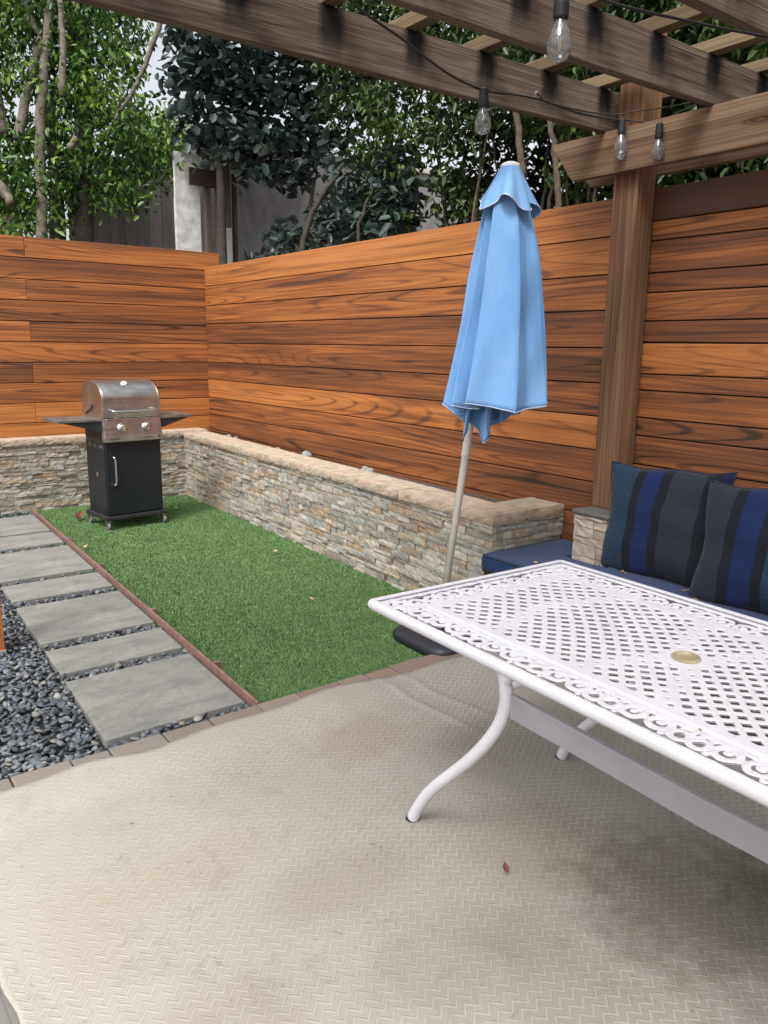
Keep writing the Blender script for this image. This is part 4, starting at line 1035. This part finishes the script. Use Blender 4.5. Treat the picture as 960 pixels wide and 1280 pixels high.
# ================================================================== PLANTS
def leaves(name, C_, L, wr, mat, parent, droop=.35, outn=None, fold=.18, rnd_=False):
    N = len(C_); C_ = np.asarray(C_)
    az = rng.uniform(0, 2*math.pi, N); el = rng.normal(-droop, .45, N)
    d = np.stack([np.cos(az)*np.cos(el), np.sin(az)*np.cos(el), np.sin(el)], -1)
    up = np.array([0, 0, 1.])+rng.normal(0, .45, (N, 3)); s = np.cross(d, up); s /= np.linalg.norm(s, axis=1, keepdims=True); n = np.cross(s, d)
    L = L[:, None]; W = L*wr
    prof = [(0, 0), (.28, .42), (.62, .46), (1, 0)]
    base = C_; P = [base]
    if rnd_: a1, a2, w1, w2 = .20, .78, .46, .44
    else: a1, a2, w1, w2 = .28, .66, .44, .42
    P.append(base+d*L*a1+s*W*w1+n*W*fold); P.append(base+d*L*a2+s*W*w2+n*W*fold-n*L*.04)
    P.append(base+d*L-n*L*.14); P.append(base+d*L*a2-s*W*w2+n*W*fold-n*L*.04); P.append(base+d*L*a1-s*W*w1+n*W*fold)
    V = np.stack(P, 1).reshape(-1, 3); b = (np.arange(N)*6)[:, None]
    Fc = np.concatenate([b+np.array([0, 1, 2, 3]), b+np.array([0, 3, 4, 5])], 0)
    me = arr_mesh(name, V, Fc); return link(name, me, mat, parent, world=True)
def leaf_mat(name, stops, rough=.45, trans=.35, clump=.8):
    t = NT(name); r = t.rnd(); o = t.obj()
    f = t.math('ADD', t.math('MULTIPLY', r, .55), t.math('MULTIPLY', t.map(t.noise(o, clump, 3), .32, .68), .45)); c = t.ramp(f, stops)
    t.fin(c, rough, 0, .4); tr = t.n('ShaderNodeBsdfTranslucent'); t.l(c, tr.inputs[0]); mx = t.n('ShaderNodeMixShader'); mx.inputs[0].default_value = trans
    out = t.t.nodes['Material Output']; t.l(t.b.outputs[0], mx.inputs[1]); t.l(tr.outputs[0], mx.inputs[2]); t.l(mx.outputs[0], out.inputs[0]); return t.m
def clumps(samples, rad, n):
    """samples (M,3) clump centres -> leaf base points"""
    M = len(samples); P = np.repeat(samples, n, 0); q = rng.normal(0, 1, P.shape); q /= np.linalg.norm(q, axis=1, keepdims=True); q *= (rng.random((len(P), 1))**.45)*rad*np.array([1, 1, .7]); return P+q
bark = flat('pale bark', (.135, .115, .09), .9, var=.4, sc=22, bump=.6); bark_d = flat('dark bark', (.038, .029, .023), .9, var=.4, sc=22, bump=.6)
def inel(u, v, cx, cy, rx, ry): return ((u-cx)/rx)**2+((v-cy)/ry)**2 < 1
def pick(u0, u1, v0, v1, n, ok, depth):
    out_ = []
    while len(out_) < n:
        u, v = rng.uniform(u0, u1), rng.uniform(v0, v1)
        if ok(u, v): out_.append(at(u, v, depth(u, v)))
    return np.array(out_)
# --- ficus (left)
tr = thing('ficus_tree', 'tall ficus tree with glossy bright green leaves behind the left fence', 'tree', (2.5, 10.2, 0))
def fic(u, v):
    if inel(u, v, 24, 128, 18, 34) or inel(u, v, 36, 152, 10, 22): return False
    if u > 150 and inel(u, v, 214, 90, 46, 68): return False
    rb = 178 if v < 20 else 172 if v < 70 else 185 if v < 105 else 200 if v < 135 else 212 if v < 160 else 226 if v < 205 else 215 if v < 225 else 185 if v < 260 else 100
    if v > 255 and u > 60 and rng.random() < .5: return False
    return u < rb+rng.normal(0, 4)
cl = pick(-160, 235, -110, 288, 1250, fic, lambda u, v: rng.uniform(8.8, 10.2))
P = clumps(cl, .26, 22)
ficm = leaf_mat('ficus leaf', [(0, (.008, .024, .008)), (.3, (.022, .062, .015)), (.52, (.065, .14, .025)), (.74, (.15, .26, .04)), (1, (.34, .44, .09))], .32, .3, 1.3)
leaves('crown', P, rng.uniform(.065, .108, len(P)), .48, ficm, tr, .6)
def limb(pts, r0, r1, m_, par, seg=9):
    Cc = smooth_curve([at(*p) for p in pts], 6); n_ = len(Cc); Cc = [c+Vector(rng.normal(0, .006, 3)) for c in Cc]
    mb = MB(); mb.tube(Cc, [r0+(r1-r0)*i/(n_-1) for i in range(n_)], seg); return mb
def gp_(u, k): q = at(u, 300, k); return q
def trunk(specs, m_, par, name='trunk'):
    mb = MB()
    for pts, r0, r1 in specs: q = limb(pts, r0, r1, m_, par); mb.add(q.v, q.f)
    return mb.build(name, m_, par, world=True, smooth=True)
trunk([([(50, 620, 8.95), (52, 330, 8.95), (51, 165, 8.95), (56, 90, 8.95), (62, 0, 8.95), (66, -90, 8.95)], .065, .05), ([(22, 175, 9.0), (32, 128, 9.0), (46, 70, 9.0), (50, 48, 9.0)], .06, .04), ([(50, 45, 9.0), (38, 22, 9.0), (26, -12, 9.0)], .035, .02),
       ([(75, 40, 9.1), (85, 25, 9.1), (100, 10, 9.1)], .03, .02), ([(78, 120, 8.8), (79, 60, 8.8), (74, 0, 8.8)], .045, .03), ([(3, 170, 9.0), (-5, 120, 9.0), (-10, 60, 9.0)], .08, .06),
       ([(142, 152, 8.95), (165, 115, 8.95), (182, 80, 8.95), (198, 35, 8.95), (205, 12, 8.95)], .02, .035), ([(15, 255, 8.8), (6, 240, 8.8), (-8, 222, 8.8)], .05, .06), ([(88, 185, 8.8), (94, 172, 8.8)], .04, .03)], bark, tr)
trunk([([(106, 620, 9.5), (106, 300, 9.5), (104, 120, 9.5), (96, -40, 9.5)], .13, .10), ([(72, 400, 9.6), (72, 250, 9.6), (62, 120, 9.6)], .12, .06)], bark_d, tr, 'dark_trunk')
# --- rubber leaf tree (centre)
rt = thing('rubber_tree', 'dark tree with large round blue green leaves over the stucco wall', 'tree', (5.2, 8.6, 0))
def rub(u, v):
    lb = 222 if v < 60 else 212 if v < 110 else 225 if v < 150 else 236 if v < 175 else 250
    if u < lb+rng.normal(0, 5): return False
    bb = 198 if u < 290 else 212 if u < 330 else 228 if u < 388 else 190
    if v > bb+rng.normal(0, 8): return False
    if inel(u, v, 348, 148, 14, 12): return False
    if inel(u, v, 255, 60, 14, 9) : return False
    return rng.random() < (1 if u < 400 else .5)
cl = pick(205, 470, 15, 245, 520, rub, lambda u, v: rng.uniform(8.3, 9.2)); P = clumps(cl, .17, 7)
rubm = leaf_mat('rubber leaf', [(0, (.012, .022, .020)), (.4, (.028, .045, .042)), (.75, (.06, .088, .076)), (1, (.11, .16, .12))], .38, .12, 1.2)
leaves('crown', P, rng.uniform(.10, .15, len(P)), .66, rubm, rt, .35, fold=.1, rnd_=True)
trunk([([(282, 620, 8.8), (278, 300, 8.8), (275, 210, 8.8), (262, 130, 8.8)], .055, .04), ([(372, 420, 8.6), (382, 300, 8.6), (392, 230, 8.6), (404, 165, 8.6)], .03, .02), ([(275, 200, 8.8), (310, 150, 8.8), (370, 110, 8.8)], .04, .02), ([(270, 170, 8.8), (245, 120, 8.8), (225, 75, 8.8)], .025, .01)], bark_d, rt)
# --- lower broadleaf shrub by the fence corner
sh = thing('broadleaf_shrub', 'low dark shrub with broad leaves peeping over the long side fence', 'shrub', (4.3, 6.9, 0))
def shr(u, v): return v > 300-(u-330)*.62-30*math.sin((u-330)/22.)*.3 and v < 335-(u-255)*.17+4 or (400 < u < 510 and 190 < v < 300 and rng.random() < .7)
cl = pick(330, 520, 190, 325, 190, shr, lambda u, v: 4.05/ray(u, v)[0]*rng.uniform(1, 1.15)); P = clumps(cl, .13, 7)
leaves('foliage', P, rng.uniform(.09, .14, len(P)), .52, rubm, sh, .2, fold=.12, rnd_=True)
trunk([([(372, 400, 7.0), (380, 300, 7.0), (400, 250, 7.0), (430, 205, 7.0)], .03, .02), ([(440, 400, 6.6), (450, 280, 6.6), (470, 230, 6.6)], .02, .012)], bark_d, sh, 'stem')
# strap-leaved plant at the corner
ag = thing('strap_leaf_plant', 'dark strap leaved plant beside pale sprigs in the fence corner', 'plant', tuple(at(312, 330, 8.3)))
V = []; Fs = []; bpt = np.array(at(312, 335, 8.3))
mb = MB()
for k in range(16):
    a = rng.uniform(0, 6.28); L = rng.uniform(.2, .34); el = rng.uniform(.5, 1.35); d = Vector((math.cos(a)*math.cos(el), math.sin(a)*math.cos(el), math.sin(el))); s_ = Vector((-math.sin(a), math.cos(a), 0)); prev = None; vs = []
    for i in range(6):
        q = i/5; p = Vector(bpt)+d*L*q-Vector((0, 0, .35*L*q*q)); w_ = .018*math.sin(math.pi*(.15+.85*q)**.8) if i < 5 else .001; vs += [p+s_*w_, p-s_*w_]
    mb.add(vs, [(2*i, 2*i+1, 2*i+3, 2*i+2) for i in range(5)])
mb.build('foliage', rubm, ag, world=True)
# --- vine covered hedge above the long fence
hg = thing('vine_hedge', 'tall dense green vine hedge leaning over the long side fence', 'hedge', (4.6, 4.2, 0))
def hed(u, v):
    if v > 345-.05*u: return False
    if u < 405: return False
    if u < 600 and v > 178 and rng.random() < .3: return False
    if u < 440 and v > 150: return False
    if 600 < u < 775 and v > 160 and rng.random() < .75: return False
    return True
def hdep(lo, hi): return lambda u, v: min(rng.uniform(lo, hi)/max(ray(u, v)[0], .15), 9.0)
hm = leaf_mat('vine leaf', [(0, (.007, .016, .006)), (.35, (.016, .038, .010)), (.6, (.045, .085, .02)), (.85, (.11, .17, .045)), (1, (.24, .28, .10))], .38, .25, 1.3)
cl = pick(395, 1150, -180, 335, 1500, hed, hdep(4.0, 5.0)); P = clumps(cl, .17, 26); leaves('foliage', P, rng.uniform(.05, .09, len(P)), .42, hm, hg, .5)
hdm = leaf_mat('shade dark vine leaf', [(0, (.005, .009, .005)), (.5, (.010, .018, .007)), (1, (.02, .034, .013))], .7, .05)  # leaf colour darkened to paint the deep shade inside the hedge
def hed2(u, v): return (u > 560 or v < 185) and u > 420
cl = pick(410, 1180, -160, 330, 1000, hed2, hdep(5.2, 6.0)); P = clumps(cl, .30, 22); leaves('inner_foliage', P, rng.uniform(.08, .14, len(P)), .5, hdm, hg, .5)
sp_ = []
for k in range(34):
    u = rng.uniform(560, 960); kx = rng.uniform(4.1, 4.9); d0 = kx/max(ray(u, 260)[0], .2); du = rng.normal(0, 14)
    sp_.append(([(u, 420, d0), (u+du*.3, 300, d0), (u+du, 200, d0), (u+du*2+rng.normal(0, 10), 90, d0)], rng.uniform(.006, .022), .005))
sp_ += [([(655, 420, 5.0), (653, 250, 5.0), (650, 190, 5.0), (640, 100, 5.0)], .028, .02), ([(700, 420, 4.8), (697, 240, 4.8), (688, 150, 4.8)], .025, .016)]
trunk(sp_, flat('vine bark', (.075, .055, .04), .9, var=.4, sc=30), hg, 'stem')
# far pale trees
ft = thing('far_tree', 'pale green feathery tree far behind the grey plank fence', 'tree', (6, 24, 0))
def far_(u, v): return inel(u, v, 210, 185, 38, 50) or inel(u, v, 5, 262, 30, 34)
cl = pick(-40, 260, 130, 300, 160, far_, lambda u, v: rng.uniform(19, 22)); P = clumps(cl, .5, 26)
leaves('crown', P, rng.uniform(.12, .2, len(P)), .3, leaf_mat('pale leaf', [(0, (.10, .15, .04)), (.5, (.20, .27, .09)), (1, (.32, .38, .16))], .5, .4), ft, .8)
trunk([([(205, 900, 20), (208, 300, 20), (212, 160, 20)], .2, .08), ([(5, 900, 20), (5, 300, 20), (4, 250, 20)], .2, .08)], bark, ft)

# ================================================================== FALLEN LEAVES
dl = [flat('dry brown leaf', (.26, .15, .075), .8, var=.3, sc=60), flat('dry tan leaf', (.42, .30, .17), .8, var=.3, sc=60), flat('rust leaf', (.15, .05, .028), .8, var=.3, sc=60)]
lm = []
for s in range(3):
    mb = MB(); L = .030; pr2 = [(0, 0), (.3, .30), (.6, .34), (1, 0)]
    vs = []
    for q, w_ in pr2:
        curl = .35*(q-.4)**2*L*2.2*(1+s*.6)
        for sgn in (-1, 0, 1): vs.append((q*L-.5*L, sgn*w_*L, curl+(.10*L*(1+.8*s) if sgn and w_ else 0)))
    fs = []
    for i in range(3):
        for k in range(2): fs.append((i*3+k, i*3+k+1, (i+1)*3+k+1, (i+1)*3+k))
    mb.add(vs, fs); me = bpy.data.meshes.new('dry_leaf'); me.from_pydata(mb.v, [], mb.f); me.materials.append(dl[s]); lm.append(me)
def dleaf(p, s, sc_, label, grp, rz=None):
    o_ = bpy.data.objects.new('dry_leaf', lm[s]); COL.objects.link(o_); o_.location = tuple(p); o_.rotation_euler = (random.uniform(-.3, .3), random.uniform(-.3, .3), rz if rz is not None else random.uniform(0, 6.28)); o_.scale = (sc_,)*3; o_['label'] = label; o_['category'] = 'leaf'; o_['group'] = grp
G1 = 'dry leaves on the turf'
for (u, v) in ((82, 647), (95, 648), (163, 671), (138, 664), (109, 671), (107, 684), (220, 635), (222, 647), (272, 651), (395, 739), (388, 749), (300, 650), (250, 628), (345, 690), (205, 640), (150, 652)):
    p = onz(u, v, .016); dleaf(p, random.choice((0, 1, 1)), random.uniform(.9, 1.5), 'small dry leaf lying on the green artificial turf', G1)
dleaf(onz(98, 648, .016), 2, 3.2, 'longer rust brown leaf on the turf beside the grill', G1)
G2 = 'dry leaves on the navy cushion'
for (u, v) in ((625, 688), (641, 684), (670, 704), (686, 669), (716, 680), (778, 715), (782, 717), (809, 717), (833, 722), (855, 739), (861, 733), (868, 736), (866, 741), (872, 735), (862, 738), (880, 737), (869, 750), (902, 753), (930, 752), (935, 755)):
    dleaf(onz(u, v, .442), random.choice((0, 1, 0)), random.uniform(.5, 1.0), 'small crumpled dry leaf lying on the navy bench cushion', G2)
G3 = 'dry leaves and bits on the rug'
dleaf(onz(631, 1087, .022), 2, 1.0, 'dark red curled leaf alone on the rug in front of the table leg', G3, 1.2)
for (u, v) in ((622, 868), (719, 884), (706, 905), (677, 923), (165, 1030), (262, 991), (249, 946)):
    dleaf(onz(u, v, .022), 0, .45, 'tiny dry leaf fragment lying on the beige rug', G3)
dleaf(Vector(onx(901, 982, 1.40)), 1, .8, 'small orange leaf caught beneath the table rim', G3)
dleaf(onz(875, 913, .735), 0, .4, 'tiny dry leaf speck on the white table top', G3)
